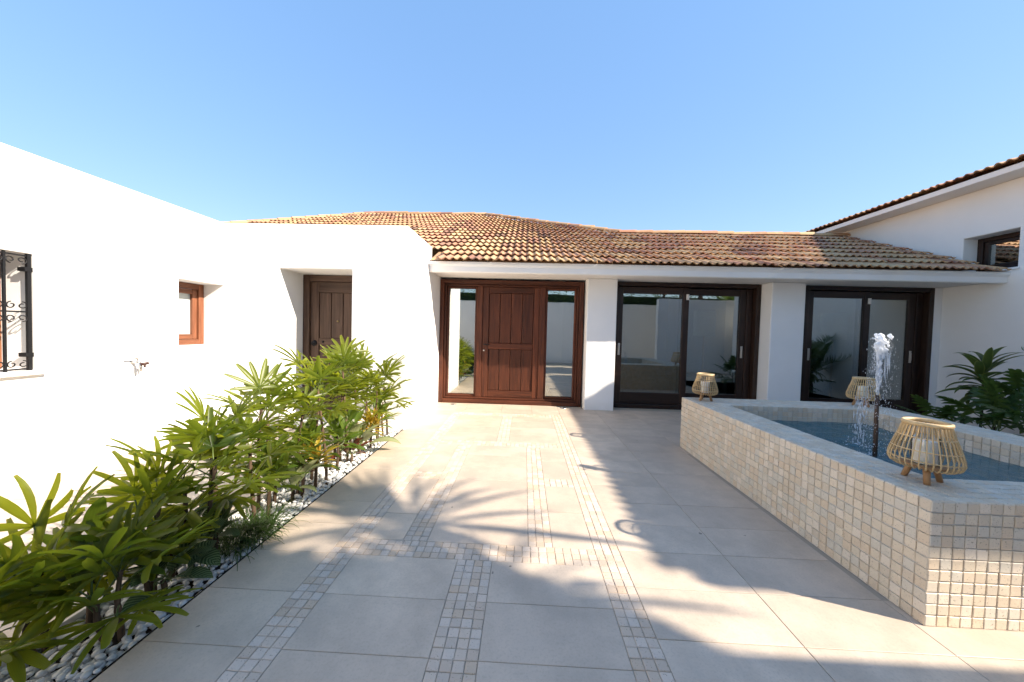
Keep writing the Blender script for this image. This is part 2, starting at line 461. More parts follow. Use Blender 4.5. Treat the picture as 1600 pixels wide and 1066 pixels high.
# ================================================================== SETTING
# ------------------------------------------------------------------ far ground
bm = bmesh.new()
vs = [bm.verts.new(c) for c in ((-600, -600, -.12), (600, -600, -.12), (600, 600, -.12), (-600, 600, -.12))]; bm.faces.new(vs)
tag(from_bm('ground', bm, GRASSY), kind='structure')

# ------------------------------------------------------------------ courtyard paving: slabs and travertine bands
pav = box_obj('courtyard_paving', (-1.535, 7.4, -2.5, 6.35, -.10, -.004), GROUT)
tag(pav, kind='structure')
PITCH = .0490
def chamfer_tile_mesh(name, sx, sy, h, c, jit=0.0, seed=0):
    rr = random.Random(seed)
    bm = bmesh.new()
    cor = [(-sx/2, -sy/2), (sx/2, -sy/2), (sx/2, sy/2), (-sx/2, sy/2)]
    cor = [(x + rr.uniform(-jit, jit), y + rr.uniform(-jit, jit)) for x, y in cor]
    lo = [bm.verts.new((x, y, 0)) for x, y in cor]
    md = [bm.verts.new((x, y, h-c)) for x, y in cor]
    tp = [bm.verts.new((x*(1-2*c/sx), y*(1-2*c/sy), h + rr.uniform(-jit, jit)*.4)) for x, y in cor]
    for i in range(4):
        j = (i+1) % 4
        bm.faces.new((lo[i], lo[j], md[j], md[i])); bm.faces.new((md[i], md[j], tp[j], tp[i]))
    bm.faces.new(tp)
    me = bpy.data.meshes.new(name); bm.to_mesh(me); bm.free()
    return me
mos_me = [chamfer_tile_mesh('mosaic_stone', .0462, .0462, .012, .0022, .0011, s) for s in range(8)]
mspec = []
def band(x0, x1, y0, y1):
    nx = max(1, round((x1-x0)/PITCH)); ny = max(1, round((y1-y0)/PITCH))
    px, py = (x1-x0)/nx, (y1-y0)/ny
    for i in range(nx):
        for j in range(ny):
            x = x0+(i+.5)*px; y = y0+(j+.5)*py
            M = Matrix.Translation((x, y, -.0105 + rnd.uniform(-.0008, .0008))) @ Matrix.Rotation(rnd.choice((0, 1, 2, 3))*math.pi/2 + rnd.uniform(-.02, .02), 4, 'Z') @ Matrix.Diagonal((px/PITCH, py/PITCH, 1, 1))
            sc = shown((x, y, 0), .05) / max(.5, Vector((x, y, CAMH)).length)
            mspec.append((sc, rnd.randrange(8), M))
AX0, AX1, CX0, CX1, EX0, EX1 = -1.094, -.946, -.343, -.147, .460, .608
S20, S21, S30, S31, S40, S41 = -.714, -.566, .060, .208, -.296, -.148
K1, K2, K3 = (1.885, 2.033), (3.812, 3.960), (5.182, 5.330)
YS = -.22
band(AX0, AX1, YS, K3[1]); band(EX0, EX1, YS, K3[1]); band(CX0, CX1, YS, K1[0])
for k in (K1, K2, K3): band(AX1, EX0, *k)
band(S20, S21, K1[1], K2[0]); band(S30, S31, K1[1], K2[0]); band(S40, S41, K2[1], K3[0])
band(AX1, S20, 2.902, 3.050); band(S31, EX0, 2.852, 3.000)
scatter('mosaic_stone', mspec, mos_me, MOS, MOSM, pav, 300, mass_name='mosaic_stones')

slab_cache = {}
SLABV = None
def slab(x0, x1, y0, y1, parent, z=-.0105):
    g = .0028
    sx, sy = round(x1-x0-g, 3), round(y1-y0-g, 3)
    if sx < .03 or sy < .03: return
    if (sx, sy) not in slab_cache:
        me = chamfer_tile_mesh('slab', sx, sy, .0115, .0015); me.materials.append(SLAB); slab_cache[(sx, sy)] = me
    o = bpy.data.objects.new('slab', slab_cache[(sx, sy)]); link(o, parent)
    o.location = ((x0+x1)/2, (y0+y1)/2, z + rnd.uniform(-.0006, .0006))
    return o
def field(x0, x1, ybreaks, parent=pav):
    for a, b in zip(ybreaks, ybreaks[1:]): slab(x0, x1, a, b, parent)
def rows(y0, y1, step=.2935, start=None):
    out = [y0]; y = (start if start is not None else y0) 
    while y <= y0+.02: y += step
    while y < y1-.06: out.append(y); y += step
    return out+[y1]
near_rows = [-.755, -.4615, -.168, .1255, .419, .7125, 1.006, 1.2995, 1.592, 1.885]
field(AX1, CX0, near_rows); field(CX1, EX0, near_rows)
left_rows = near_rows + [2.178, 2.472, 2.765, 3.059, 3.352, 3.646, 3.939, 4.233, 4.526, 4.82, 5.113, 5.407, 5.70, 5.99]
field(-1.535, AX0, [y for y in left_rows if y < 4.3]); field(-1.512, AX0, [y for y in left_rows if y > 4.2])
field(AX1, S20, rows(K1[1], 2.902, .30)); field(AX1, S20, rows(3.050, K2[0], .38))
field(S21, S30, rows(K1[1], K2[0], .2965)); field(S31, EX0, rows(K1[1], 2.852, .409)); field(S31, EX0, rows(3.0, K2[0], .406))
field(AX1, S40, rows(K2[1], K3[0], .3055)); field(S41, EX0, rows(K2[1], K3[0], .3055))
for a, b in ((AX0, AX1), (AX1, -.343), (-.343, .16), (.16, EX1)): field(a, b, [K3[1], 5.66, 6.0])
rr_ = [1.445+.295*k for k in range(-8, 16)]
xr_ = [EX1, 1.227, 1.845, 2.462, 3.08, 3.70, 4.315, 4.93, 5.55, 6.165, 6.78, 7.10]
POOL = (1.88, 3.96, 1.592, 4.045)
for a, b in zip(xr_, xr_[1:]):
    for y0, y1 in zip(rr_, rr_[1:]):
        if a >= POOL[0]-.1 and b <= POOL[1]+.1 and y0 >= POOL[2]-.0 and y1 <= POOL[3]+.0: continue
        if a > 4.3 and 2.2 < y0 < 5.2: continue
        if y1 > 6.0: y1 = 6.02
        if y0 < 6.0: slab(a, b, y0, y1, pav)

# side path between the planting bed and the left wing
sp = box_obj('side_path', (-3.95, -1.945, -2.5, 4.32, -.10, -.014), GROUT); tag(sp, kind='structure')
for i, (a, b) in enumerate(((-3.935, -3.52), (-3.52, -2.92), (-2.92, -2.32), (-2.32, -1.95))):
    ys = [-1.0+.3*k + (.15 if i % 2 else 0) for k in range(18)]
    for y0, y1 in zip(ys, ys[1:]):
        if y0 < 4.1: slab(a, b, y0, min(y1, 4.30), sp, -.018)

# ------------------------------------------------------------------ planting bed with white pebbles
bed = box_obj('pebble_bed', (-1.93, -1.546, -1.2, 4.30, -.13, -.045), SOIL); tag(bed, kind='structure')
box_obj('edging_strip', (-1.542, -1.5385, -1.2, 4.30, -.09, .002), IRON, bed)
boxes_obj('kerb', [(-1.944, -1.931, -1.2, 4.30, -.09, .018)], TRIM, bed)
def pebble_mesh(seed):
    rr = random.Random(seed); bm = bmesh.new()
    bmesh.ops.create_icosphere(bm, subdivisions=2, radius=1)
    a, b_, c = rr.uniform(.8, 1.0), rr.uniform(.55, .8), rr.uniform(.36, .55)
    ph = [rr.uniform(0, 6) for _ in range(6)]
    for v in bm.verts:
        q = v.co.copy(); k = 1 + .10*math.sin(3*q.x+ph[0]) + .10*math.sin(2.6*q.y+ph[1]) + .08*math.sin(4*q.z+ph[2]+q.x*2)
        v.co = Vector((q.x*a*k, q.y*b_*k, q.z*c*k))
    me = bpy.data.meshes.new('pebble'); bm.to_mesh(me); bm.free(); return me
peb_me = [pebble_mesh(s) for s in range(8)]
pspec = []
y = .75
while y < 4.29:
    x = -1.915
    while x < -1.555:
        for lay in (0, 1):
            if lay and rnd.random() < .35: continue
            s = rnd.uniform(.014, .024)
            px, py = x+rnd.uniform(-.014, .014), y+rnd.uniform(-.014, .014)
            pz = -.035 + lay*.018 + rnd.uniform(0, .01)
            px = min(max(px, -1.915), -1.562)
            M = Matrix.Translation((px, py, pz)) @ Matrix.Rotation(rnd.uniform(0, 6.28), 4, 'Z') @ Matrix.Rotation(rnd.uniform(-.5, .5), 4, 'X') @ Matrix.Scale(s, 4)
            pspec.append((shown((px, py, pz), s)*(1 if lay else .5), rnd.randrange(8), M))
        x += .029
    y += .029
scatter('pebble', pspec, peb_me, PEB, PEBM, bed, 300, smooth=True, mass_name='pebbles')

# ================================================================== LEFT WING (white, flat roofed)
wing = empty('flat_roofed_wing', (-3.94, 4.306, 0))
tag(wing, 'white flat roofed house wing with recessed plank door and two windows', 'building')
ZW = 2.622
XW = -3.94
wall_solid('wall', lambda a, b, d: (XW-d, a, b), [-3.2, 1.55, 2.59, 3.731, 4.33, 4.45], [-.12, .893, 1.033, 1.81, 1.823, ZW-.0015],
           [(1.55, 2.59, .893, 1.823), (3.731, 4.33, 1.033, 1.81)], .42, WHITE, wing)
YB = 4.306
wall_solid('wall', lambda a, b, d: (a, YB+d, b), [-4.36, -3.2, -2.24, -1.516], [-.12, 0.001, 2.05, ZW], [(-3.2, -2.24, 0.001, 2.05)], .60, WHITE, wing, .014)
bm = bmesh.new()   # side return towards the entrance, stepped at the tiled roof
prof = [(4.905, -.12), (6.25, -.12), (6.25, 2.33), (5.46, 2.36), (5.43, 2.45), (5.43, ZW), (4.905, ZW)]
for x in (-1.8, -1.5162): pass
a_ = [bm.verts.new((-1.5165, p, z)) for p, z in prof]; b2 = [bm.verts.new((-1.86, p, z)) for p, z in prof]
bm.faces.new(a_); bm.faces.new(b2[::-1])
for i in range(len(prof)): bm.faces.new((a_[i], a_[(i+1) % len(prof)], b2[(i+1) % len(prof)], b2[i]))
from_bm('side_wall', bm, WHITE, wing)
box_obj('roof_deck', (-9.0, -1.87, 4.92, 5.42, 2.30, 2.44), TRIM, wing)
box_obj('roof_deck', (-9.0, -4.37, -3.2, 4.91, 2.30, 2.44), TRIM, wing)

# --- recessed plank door in the wing
YD = 4.824
door = empty('door', (-2.72, YD, 0)); door.parent = wing; door.matrix_parent_inverse = world(wing).inverted()
door['label'] = 'weathered brown plank door with iron studs and ring knob'
boxes_obj('door_frame', [(-3.198, -3.105, YD-.045, YD+.07, .002, 2.045), (-2.335, -2.243, YD-.045, YD+.07, .002, 2.045)], OLDW, door, .006)
boxes_obj('door_frame', [(-3.104, -2.336, YD-.043, YD+.07, 1.955, 2.044)], OLDWX, door, .006)
box_obj('door_back', (-3.104, -2.336, YD+.035, YD+.06, .01, 1.954), OLDW, door)
boxes_obj('stile', [(-3.102, -2.985, YD-.008, YD+.034, .012, 1.952), (-2.455, -2.338, YD-.008, YD+.034, .012, 1.952)], OLDW, door, .004)
for z0, z1 in ((1.80, 1.951), (1.035, 1.135), (.013, .20)):
    box_obj('rail', (-2.984, -2.456, YD-.007, YD+.034, z0, z1), OLDWX, door, .004)
pw = (2.984-2.456)/3
for z0, z1 in ((1.137, 1.798), (.202, 1.033)):
    for i in range(3):
        box_obj('plank', (-2.984+i*pw+.005, -2.984+(i+1)*pw-.005, YD+.006, YD+.034, z0, z1), OLDW, door, .006)
def stud(x, y, z, r_, parent, m_, name='stud', axis='y'):
    bm = bmesh.new(); lathe(bm, [(r_, 0), (r_*.92, r_*.35), (r_*.6, r_*.7), (r_*.15, r_*.85)], n=10)
    bmesh.ops.rotate(bm, verts=bm.verts[:], cent=(0, 0, 0), matrix=Matrix.Rotation(R(90) if axis == 'y' else R(-90), 3, 'X' if axis == 'y' else 'Y'))
    bmesh.ops.translate(bm, verts=bm.verts[:], vec=(x, y, z))
    return from_bm(name, bm, m_, parent, True)
for x in (-2.92, -2.768, -2.617, -2.50): stud(x, YD-.007, 1.085, .018, door, IRON)
stud(-3.045, YD-.008, 1.07, .038, door, IRON, 'knob')
bm = bmesh.new(); ring(bm, (0, 0, 0), .034, .006, 20, 6)
bmesh.ops.rotate(bm, verts=bm.verts[:], cent=(0, 0, 0), matrix=Matrix.Rotation(R(90), 3, 'X')); bmesh.ops.translate(bm, verts=bm.verts[:], vec=(-3.045, YD-.022, 1.062))
from_bm('knob_ring', bm, IRON, door, True)
stud(-2.706, YD+.004, 1.39, .018, door, BRASS, 'peephole')

# --- small brown window beside the corner
XF = -4.207
win = empty('window', (XF, 4.02, 1.4)); win.parent = wing; win.matrix_parent_inverse = world(wing).inverted()
win['label'] = 'small square brown timber window with frosted pane'
boxes_obj('frame', [(XF-.06, XF, 3.733, 3.800, 1.036, 1.807), (XF-.06, XF, 4.236, 4.303, 1.036, 1.807)], WINW, win, .005)
boxes_obj('frame', [(XF-.06, XF-.001, 3.801, 4.235, 1.738, 1.806), (XF-.06, XF-.001, 3.801, 4.235, 1.036, 1.100)], WINWY, win, .005)
boxes_obj('sash', [(XF-.075, XF-.022, 3.803, 3.862, 1.102, 1.736), (XF-.075, XF-.022, 4.172, 4.233, 1.102, 1.736)], WINW, win, .006)
boxes_obj('sash', [(XF-.075, XF-.023, 3.863, 4.171, 1.676, 1.735), (XF-.075, XF-.023, 3.863, 4.171, 1.103, 1.165)], WINWY, win, .006)
box_obj('pane', (XF-.062, XF-.056, 3.855, 4.18, 1.158, 1.684), FROST, win)

# --- window with iron scroll grille at the left edge of the photograph
XG = -4.22
gw = empty('window', (XG, 2.07, 1.36)); gw.parent = wing; gw.matrix_parent_inverse = world(wing).inverted()
gw['label'] = 'brown timber window behind a black wrought iron scroll grille'
boxes_obj('frame', [(XG-.06, XG, 1.553, 1.63, .896, 1.82), (XG-.06, XG, 2.51, 2.587, .896, 1.82), (XG-.06, XG, 2.03, 2.11, .896, 1.82)], WINW, gw, .005)
boxes_obj('frame', [(XG-.059, XG-.001, a, b, z0, z1) for a, b in ((1.631, 2.029), (2.111, 2.509)) for z0, z1 in ((.897, .975), (1.742, 1.819))], WINWY, gw, .005)
for a, b in ((1.631, 2.029), (2.111, 2.509)): box_obj('pane', (XG-.04, XG-.034, a, b, .97, 1.746), GLASS, gw)
bm = bmesh.new(); bx(bm, -4.21, -3.885, 1.51, 2.625, .862, .8915)
from_bm('sill', bm, TRIM, gw, bevel=.008)
GX = -3.965
yb = [2.572 - .128*k for k in range(9)]
for yv in yb:
    wdt = .011 if yv == yb[0] else .007
    box_obj('grille_bar', (GX-wdt, GX+wdt, yv-wdt, yv+wdt, .894, 1.822), IRON, gw)
for z in (1.805, 1.362, .908):
    box_obj('grille_rail', (GX-.005, GX+.005, 1.56, 2.56, z-.006, z+.006), IRON, gw)
def scroll(cy, cz, r_, sgn, flip):
    pts = []
    for i in range(22):
        t = i/21; a = -math.pi/2 + t*math.pi*2.1; rr = r_*(1-.62*t)
        pts.append((GX+.004*math.sin(t*9), cy + sgn*rr*math.cos(a), cz + flip*(rr*math.sin(a))))
    return pts
for k in range(len(yb)-1):
    cyy = (yb[k]+yb[k+1])/2
    for z, fl in ((1.765, -1), (1.412, 1), (1.312, -1), (.948, 1)):
        for sgn in (-1, 1):
            bm = bmesh.new(); tube(bm, scroll(cyy+sgn*.030, z, .028, sgn, -fl), .0042, 6)
            from_bm('grille_scroll', bm, IRON, gw, True)
for z in (1.70, 1.02): box_obj('grille_clamp', (GX-.05, GX+.014, 2.545, 2.589, z-.016, z+.016), IRON, gw)

# --- garden tap
tapo = empty('garden_tap', (XW, 3.25, .89)); tag(tapo, 'small garden tap with lever handle on the white wall', 'tap')
bm = bmesh.new(); tube(bm, [(XW-.01, 3.262, .90), (XW+.085, 3.262, .90)], [.017, .012], 10)
from_bm('body', bm, STEEL, tapo, True)
bm = bmesh.new(); tube(bm, [(XW+.065, 3.262, .90), (XW+.085, 3.262, .885), (XW+.09, 3.262, .845), (XW+.09, 3.262, .815)], [.012, .013, .014, .010], 10)
from_bm('spout', bm, STEEL, tapo, True)
bm = bmesh.new(); tube(bm, [(XW+.06, 3.262, .915), (XW+.06, 3.262, .935), (XW+.06, 3.235, .945), (XW+.06, 3.17, .948)], [.008, .008, .007, .008], 8)
from_bm('lever', bm, STEEL, tapo, True)
bm = bmesh.new(); tube(bm, [(XW+.095, 3.255, .878), (XW+.12, 3.31, .888)], [.016, .014], 10); tube(bm, [(XW+.108, 3.285, .883), (XW+.108, 3.285, .845)], .009, 8)
from_bm('hose_connector', bm, DARKP, tapo, True)

# ================================================================== MAIN HOUSE
house = empty('main_house', (1.5, 6.05, 0))
tag(house, 'white house front with mahogany entrance, glass sliders and tiled hipped roof', 'building')
YP, YF = 5.80, 6.05
box_obj('pillar', (1.055, 1.555, YP, 6.36, -.1, 2.239), WHITE, house, .012)
box_obj('pillar', (4.10, 4.645, YP, 6.36, -.1, 2.239), WHITE, house, .012)
box_obj('wall', (6.99, 7.118, 6.06, 6.36, -.1, 2.239), WHITE, house)
boxes_obj('wall', [(-1.514, 1.054, 6.24, 6.36, 2.21, 2.239), (4.646, 4.83, 6.12, 6.36, -.1, 2.239)], WHITE, house)
box_obj('soffit', (-1.514, 7.118, 5.335, 6.40, 2.240, 2.33), TRIM, house)
bm = bmesh.new()
prof = [(5.332, 2.206), (5.300, 2.212), (5.288, 2.226), (5.284, 2.30), (5.262, 2.335), (5.262, 2.372), (5.332, 2.378)]
a_ = [bm.verts.new((-1.514, p, z)) for p, z in prof]; b2 = [bm.verts.new((7.118, p, z)) for p, z in prof]
bm.faces.new(a_); bm.faces.new(b2[::-1])
for i in range(len(prof)): bm.faces.new((a_[i], a_[(i+1) % len(prof)], b2[(i+1) % len(prof)], b2[i]))
from_bm('fascia', bm, TRIM, house)
# rooms behind the glass
boxes_obj('room_shell', [(-8.5, 7.1, 10.6, 10.75, -.1, 2.6), (-8.5, 7.1, 6.41, 10.6, 2.5, 2.6), (7.0, 7.11, 6.41, 10.6, -.1, 2.5), (1.2, 1.35, 6.37, 10.6, 0, 2.5), (4.4, 4.5, 7.6, 10.6, 0, 2.5), (-2.2, -2.05, 6.37, 10.6, 0, 2.5)], ROOMW, house)
box_obj('room_floor', (-8.5, 7.0, 6.36, 10.6, -.1, -.004), ROOMF, house)

# --- entrance
ent = empty('entrance_door', (-.25, YF, 0)); ent.parent = house; ent.matrix_parent_inverse = world(house).inverted()
ent['label'] = 'mahogany entrance door with tall glass sidelights'
def casing(x0, x1, z0, z1, wd, y0, y1, parent, mv, mh, name='frame', bottom=True, bev=.008):
    boxes_obj(name, [(x0, x0+wd, y0, y1, z0, z1), (x1-wd, x1, y0, y1, z0, z1)], mv, parent, bev)
    l_ = [(x0+wd+.001, x1-wd-.001, y0+.001, y1, z1-wd, z1-.001)]
    if bottom: l_.append((x0+wd+.001, x1-wd-.001, y0+.001, y1, z0+.001, z0+wd))
    boxes_obj(name, l_, mh, parent, bev)
casing(-1.512, 1.03, .002, 2.205, .072, YF-.06, YF+.16, ent, MAHOG, MAHOGX)
casing(-1.438, .956, .075, 2.132, .036, YF-.02, YF+.15, ent, MAHOG, MAHOGX)
boxes_obj('post', [(-.852, -.752, YF-.012, YF+.14, .112, 2.095), (.263, .366, YF-.012, YF+.14, .112, 2.095)], MAHOG, ent, .007)
leaf = empty('door_leaf', (-.2, YF+.03, .1))
# (the leaf's boards are direct pieces of the entrance door)
bpy.data.objects.remove(leaf)
for x0, x1 in ((-.750, -.640), (.160, .261)): box_obj('stile', (x0, x1, YF+.004, YF+.07, .114, 2.092), MAHOG, ent, .006)
for z0, z1 in ((1.985, 2.091), (.985, 1.085), (.115, .235)): box_obj('rail', (-.639, .159, YF+.005, YF+.07, z0, z1), MAHOGX, ent, .006)
pw = (.639+.159)/4
for z0, z1 in ((1.087, 1.983), (.237, .983)):
    for i in range(4):
        x0 = -.639+i*pw
        box_obj('plank', (x0+.003, x0+pw-.003, YF+.022, YF+.07, z0, z1), MAHOG, ent, .009)
for x0, x1, nm in ((-1.400, -.854, 0), (.368, .918, 1)):
    casing(x0, x1, .114, 2.094, .038, YF+.02, YF+.09, ent, MAHOG, MAHOGX, 'sash', True, .008)
    box_obj('sidelight_pane', (x0+.032, x1-.032, YF+.05, YF+.058, .16, 2.05), GLASSE, ent)
bm = bmesh.new(); tube(bm, [(-.715, YF+.01, 1.065), (-.715, YF-.045, 1.065), (-.70, YF-.05, 1.063), (-.61, YF-.05, 1.06)], .009, 8)
from_bm('door_handle', bm, IRON, ent, True)
stud(-.715, YF+.004, .955, .018, ent, STEEL, 'lock')

# --- the two big sliders
def slider(x0, x1, label):
    s = empty('sliding_door', ((x0+x1)/2, YF, 0)); s.parent = house; s.matrix_parent_inverse = world(house).inverted(); s['label'] = label
    casing(x0, x1, .002, 2.238, .075, YF, YF+.22, s, DARKW, DARKWX)
    mid = (x0+x1)/2
    zt, zb = 2.155, .08
    for (a, b, y, hx) in ((x0+.077, mid+.06, YF+.035, x0+.077+.055), (mid-.06, x1-.18, YF+.115, x1-.18-.05)):
        boxes_obj('leaf_stile', [(a, a+.105, y, y+.06, zb, zt), (b-.105, b, y, y+.06, zb, zt)], DARKW, s, .006)
        boxes_obj('leaf_rail', [(a+.106, b-.106, y+.001, y+.06, zt-.12, zt-.001), (a+.106, b-.106, y+.001, y+.06, zb, zb+.20)], DARKWX, s, .006)
        box_obj('pane', (a+.10, b-.10, y+.026, y+.034, zb+.195, zt-.115), GLASS, s)
        bm = bmesh.new(); bx(bm, hx-.018, hx+.018, y-.008, y-.001, .94, 1.15); bx(bm, hx-.009, hx+.009, y-.022, y-.009, .98, 1.11)
        from_bm('pull_handle', bm, STEEL, s, bevel=.003)
    boxes_obj('fixed_jamb', [(x1-.178, x1-.077, YF+.10, YF+.2, .08, zt)], DARKW, s, .006)
    boxes_obj('alarm_contact', [(mid+.005, mid+.045, YF+.008, YF+.034, 1.94, 2.04)], TRIM, s, .004)
    return s
slider(1.558, 4.098, 'dark timber sliding glass door between the two white pillars')
slider(4.832, 6.985, 'dark timber sliding glass door behind the fountain pool')

# --- indoor standing lamp seen through the glass
def floor_lamp(x, y, label):
    t = empty('floor_lamp', (x, y, 0)); tag(t, label, 'lamp', 'floor lamps indoors')
    bm = bmesh.new(); lathe(bm, [(.14, .0), (.14, .02), (.02, .03)], (x, y, -.004), 20); from_bm('base', bm, STEEL, t, True)
    bm = bmesh.new(); tube(bm, [(x, y, .02), (x, y, 1.40)], .02, 8); from_bm('pole', bm, LEGW, t, True)
    bm = bmesh.new(); lathe(bm, [(.21, 1.32), (.21, 1.85)], (x, y, 0), 28, False, False); from_bm('lamp_shade', bm, TRIM, t, True)
floor_lamp(3.85, 7.4, 'floor lamp with white drum shade behind the middle glass door')
floor_lamp(6.35, 7.2, 'floor lamp with white drum shade behind the right glass door')

# --- roof tiles
TW, TL, TE = .232, .42, .352
def roman_tile(seed):
    rr = random.Random(seed); bm = bmesh.new()
    n = 14; top0, top1, lo0 = [], [], []
    for i in range(n+1):
        u = i/n*TW*1.04
        ph = (u % (TW/2))/(TW/2)
        h = .028*math.sin(math.pi*min(1, ph/.66))**.8 if ph < .66 else .0
        sag = rr.uniform(-.003, .003)
        top0.append(bm.verts.new((u-TW/2, rr.uniform(-.004, .004), h+.046+sag))); top1.append(bm.verts.new((u-TW/2, TL, h+.001)))
        lo0.append(bm.verts.new((u-TW/2, .004, h+.030+sag)))
    for i in range(n):
        bm.faces.new((top0[i], top0[i+1], top1[i+1], top1[i])); bm.faces.new((lo0[i], lo0[i+1], top0[i+1], top0[i]))
    me = bpy.data.meshes.new('roof_tile'); bm.to_mesh(me); bm.free(); return me
rt_me = [roman_tile(s) for s in range(6)]
def ridge_tile(seed):
    rr = random.Random(seed); bm = bmesh.new(); n = 8; L = .40
    A, B, C = [], [], []
    for i in range(n+1):
        a = math.pi*i/n
        A.append(bm.verts.new((0, .105*math.cos(a), .085*math.sin(a)))); B.append(bm.verts.new((L, .09*math.cos(a), .07*math.sin(a))))
        C.append(bm.verts.new((.004, .09*math.cos(a), .07*math.sin(a)-.002)))
    for i in range(n):
        bm.faces.new((A[i], B[i], B[i+1], A[i+1])); bm.faces.new((C[i], A[i], A[i+1], C[i+1]))
    me = bpy.data.meshes.new('ridge_tile'); bm.to_mesh(me); bm.free(); return me
rg_me = [ridge_tile(s) for s in range(4)]
SL = .465
sv = Vector((0, 1, SL)).normalized(); nv = Vector((0, -SL, 1)).normalized(); EY, EZ = 5.185, 2.352
def rz(y): return EZ + SL*(y-EY)
bm = bmesh.new()   # roof body under the tiles
RY1, RY2 = 7.86, 10.70
P = lambda x, y, dz=-.012: bm.verts.new((x, y, rz(y)+dz))
XR = lambda y: -1.29+1.2*(RY2-y)
XL = lambda y: -4.85-.98*(RY2-y)
e0, e1 = P(-1.514, 5.30), P(7.115, 5.30)
r0, r1 = P(XR(RY1), RY1), P(7.115, RY1)
t0, t1 = P(XL(RY2), RY2), P(XR(RY2), RY2)
l0, l1 = P(-9.8, 6.07), P(-1.514, 6.07)
bm.faces.new((e0, e1, r1, r0, l1)); bm.faces.new((l0, l1, r0, t1, t0))
bk0 = bm.verts.new((7.115, 10.5, EZ+.2)); bk1 = bm.verts.new((4.4, 10.5, EZ+.2))
bm.faces.new((r0, r1, bk0, bk1)); bm.faces.new((r0, bk1, t1))
bb0 = bm.verts.new((-9.8, 15.2, EZ+.2)); bb1 = bm.verts.new((4.4, 15.2, EZ+.2))
bm.faces.new((t0, t1, bb1, bb0)); bm.faces.new((t1, bk1, bb1)); bm.faces.new((t0, bb0, l0))
roof = from_bm('roof', bm, TILEM, house)
spec = []
nrow = int((RY2-EY)/(TE*sv.y))+1
for r_ in range(nrow):
    y0 = EY + r_*TE*sv.y
    yc = y0 + .5*TL*sv.y
    xl = -1.50 if y0 < 5.55 else XL(y0+.1)
    xr = 7.10 if yc < RY1-.02 else XR(yc)+.10
    if y0+.12 > RY2: continue
    k0 = math.ceil((xl+TW/2+1.5)/TW - .4); k1 = math.floor((xr-TW/2+1.5)/TW + .4)
    for k in range(k0, k1+1):
        x = -1.5 + k*TW
        if x > 7.1-TW/2+.03: continue
        if y0 < 5.55 and x < -1.5+TW/2-.02: continue
        o3 = Vector((x+rnd.uniform(-.006, .006), y0, rz(y0))) + sv*rnd.uniform(-.02, .02)
        M = Matrix((Vector((1, 0, 0)), sv, nv)).transposed().to_4x4(); M.translation = o3
        M = M @ Matrix.Rotation(rnd.uniform(-.025, .025), 4, 'Z') @ Matrix.Rotation(rnd.uniform(-.03, .03), 4, 'Y')
        sc = shown(o3, TW)
        if x < -1.5 and rz(y0) < 3.0: sc *= .02
        spec.append((sc, rnd.randrange(6), M))
scatter('roof_tile', spec, rt_me, TILE, TILEM, roof, 300, mass_name='roof_tiles')
def ridge_run(p0, p1, parent, lift=.012):
    p0, p1 = Vector(p0), Vector(p1); d = p1-p0; L = d.length; d.normalize()
    n = max(1, int(L/.335)); st = L/n
    side = Vector((0, 0, 1)).cross(d).normalized(); up = d.cross(side)
    for i in range(n):
        o = bpy.data.objects.new('ridge_tile', rg_me[rnd.randrange(4)]); link(o, parent)
        if not o.data.materials: o.data.materials.append(TILE)
        M = Matrix((d, side, up)).transposed().to_4x4()
        M.translation = p0 + d*st*i + Vector((0, 0, lift + rnd.uniform(-.008, .008)))
        M = M @ Matrix.Rotation(rnd.uniform(-.03, .03), 4, 'Z')
        o.matrix_parent_inverse = world(parent).inverted(); o.matrix_basis = M
for me in rg_me: me.materials.append(TILE)
ridge_run((7.10, RY1, rz(RY1)), (XR(RY1), RY1, rz(RY1)), roof)
ridge_run((XR(RY1), RY1, rz(RY1)), (XR(RY2), RY2, rz(RY2)), roof)
ridge_run((XR(RY2), RY2, rz(RY2)), (XL(RY2), RY2, rz(RY2)), roof)
ridge_run((XL(6.6), 6.6, rz(6.6)), (XL(RY2), RY2, rz(RY2)), roof)
boxes_obj('chimney', [(1.0, 1.70, 8.8, 9.2, 3.2, 4.03), (.97, 1.73, 8.77, 9.23, 4.03, 4.075)], TILEM, house, .02)

# ================================================================== RIGHT HOUSE (taller, casts the long shadow)
rh = empty('right_house', (7.12, 3, 0))
tag(rh, 'taller white house at the right with overhanging tiled eave and small window', 'building')
XRW = 7.12
wall_solid('wall', lambda a, b, d: (XRW+d, a, b), [.55, 5.20, 5.83, 9.2], [-.12, 2.44, 3.005, 3.735], [(5.20, 5.83, 2.44, 3.005)], .4, WHITE, rh)
box_obj('end_wall', (XRW+.401, 14, .55, .9, -.12, 3.735), WHITE, rh)
box_obj('soffit', (6.775, 14, -.20, 9.6, 3.736, 3.80), TRIM, rh)
box_obj('fascia', (6.74, 6.774, -.20, 9.6, 3.728, 3.812), TRIM, rh, .006)
boxes_obj('porch_post', [(13.4, 13.8, -.15, .25, -.12, 3.735)], WHITE, rh)
YR0 = -.16
sv2 = Vector((1, 0, .33)).normalized(); nv2 = Vector((-.33, 0, 1)).normalized()
bm = bmesh.new()
q = [bm.verts.new(c) for c in ((6.74, YR0, 3.815), (6.74, 9.6, 3.815), (10.5, 9.6, 3.815+3.8*.33), (10.5, YR0, 3.815+3.8*.33), (14.2, YR0, 3.9), (14.2, 9.6, 3.9))]
bm.faces.new(q[:4]); bm.faces.new((q[3], q[2], q[5], q[4])); bm.faces.new((q[0], q[3], q[4])); bm.faces.new((q[1], q[2], q[5]))
roof2 = from_bm('roof', bm, TILEM, rh)
spec = []
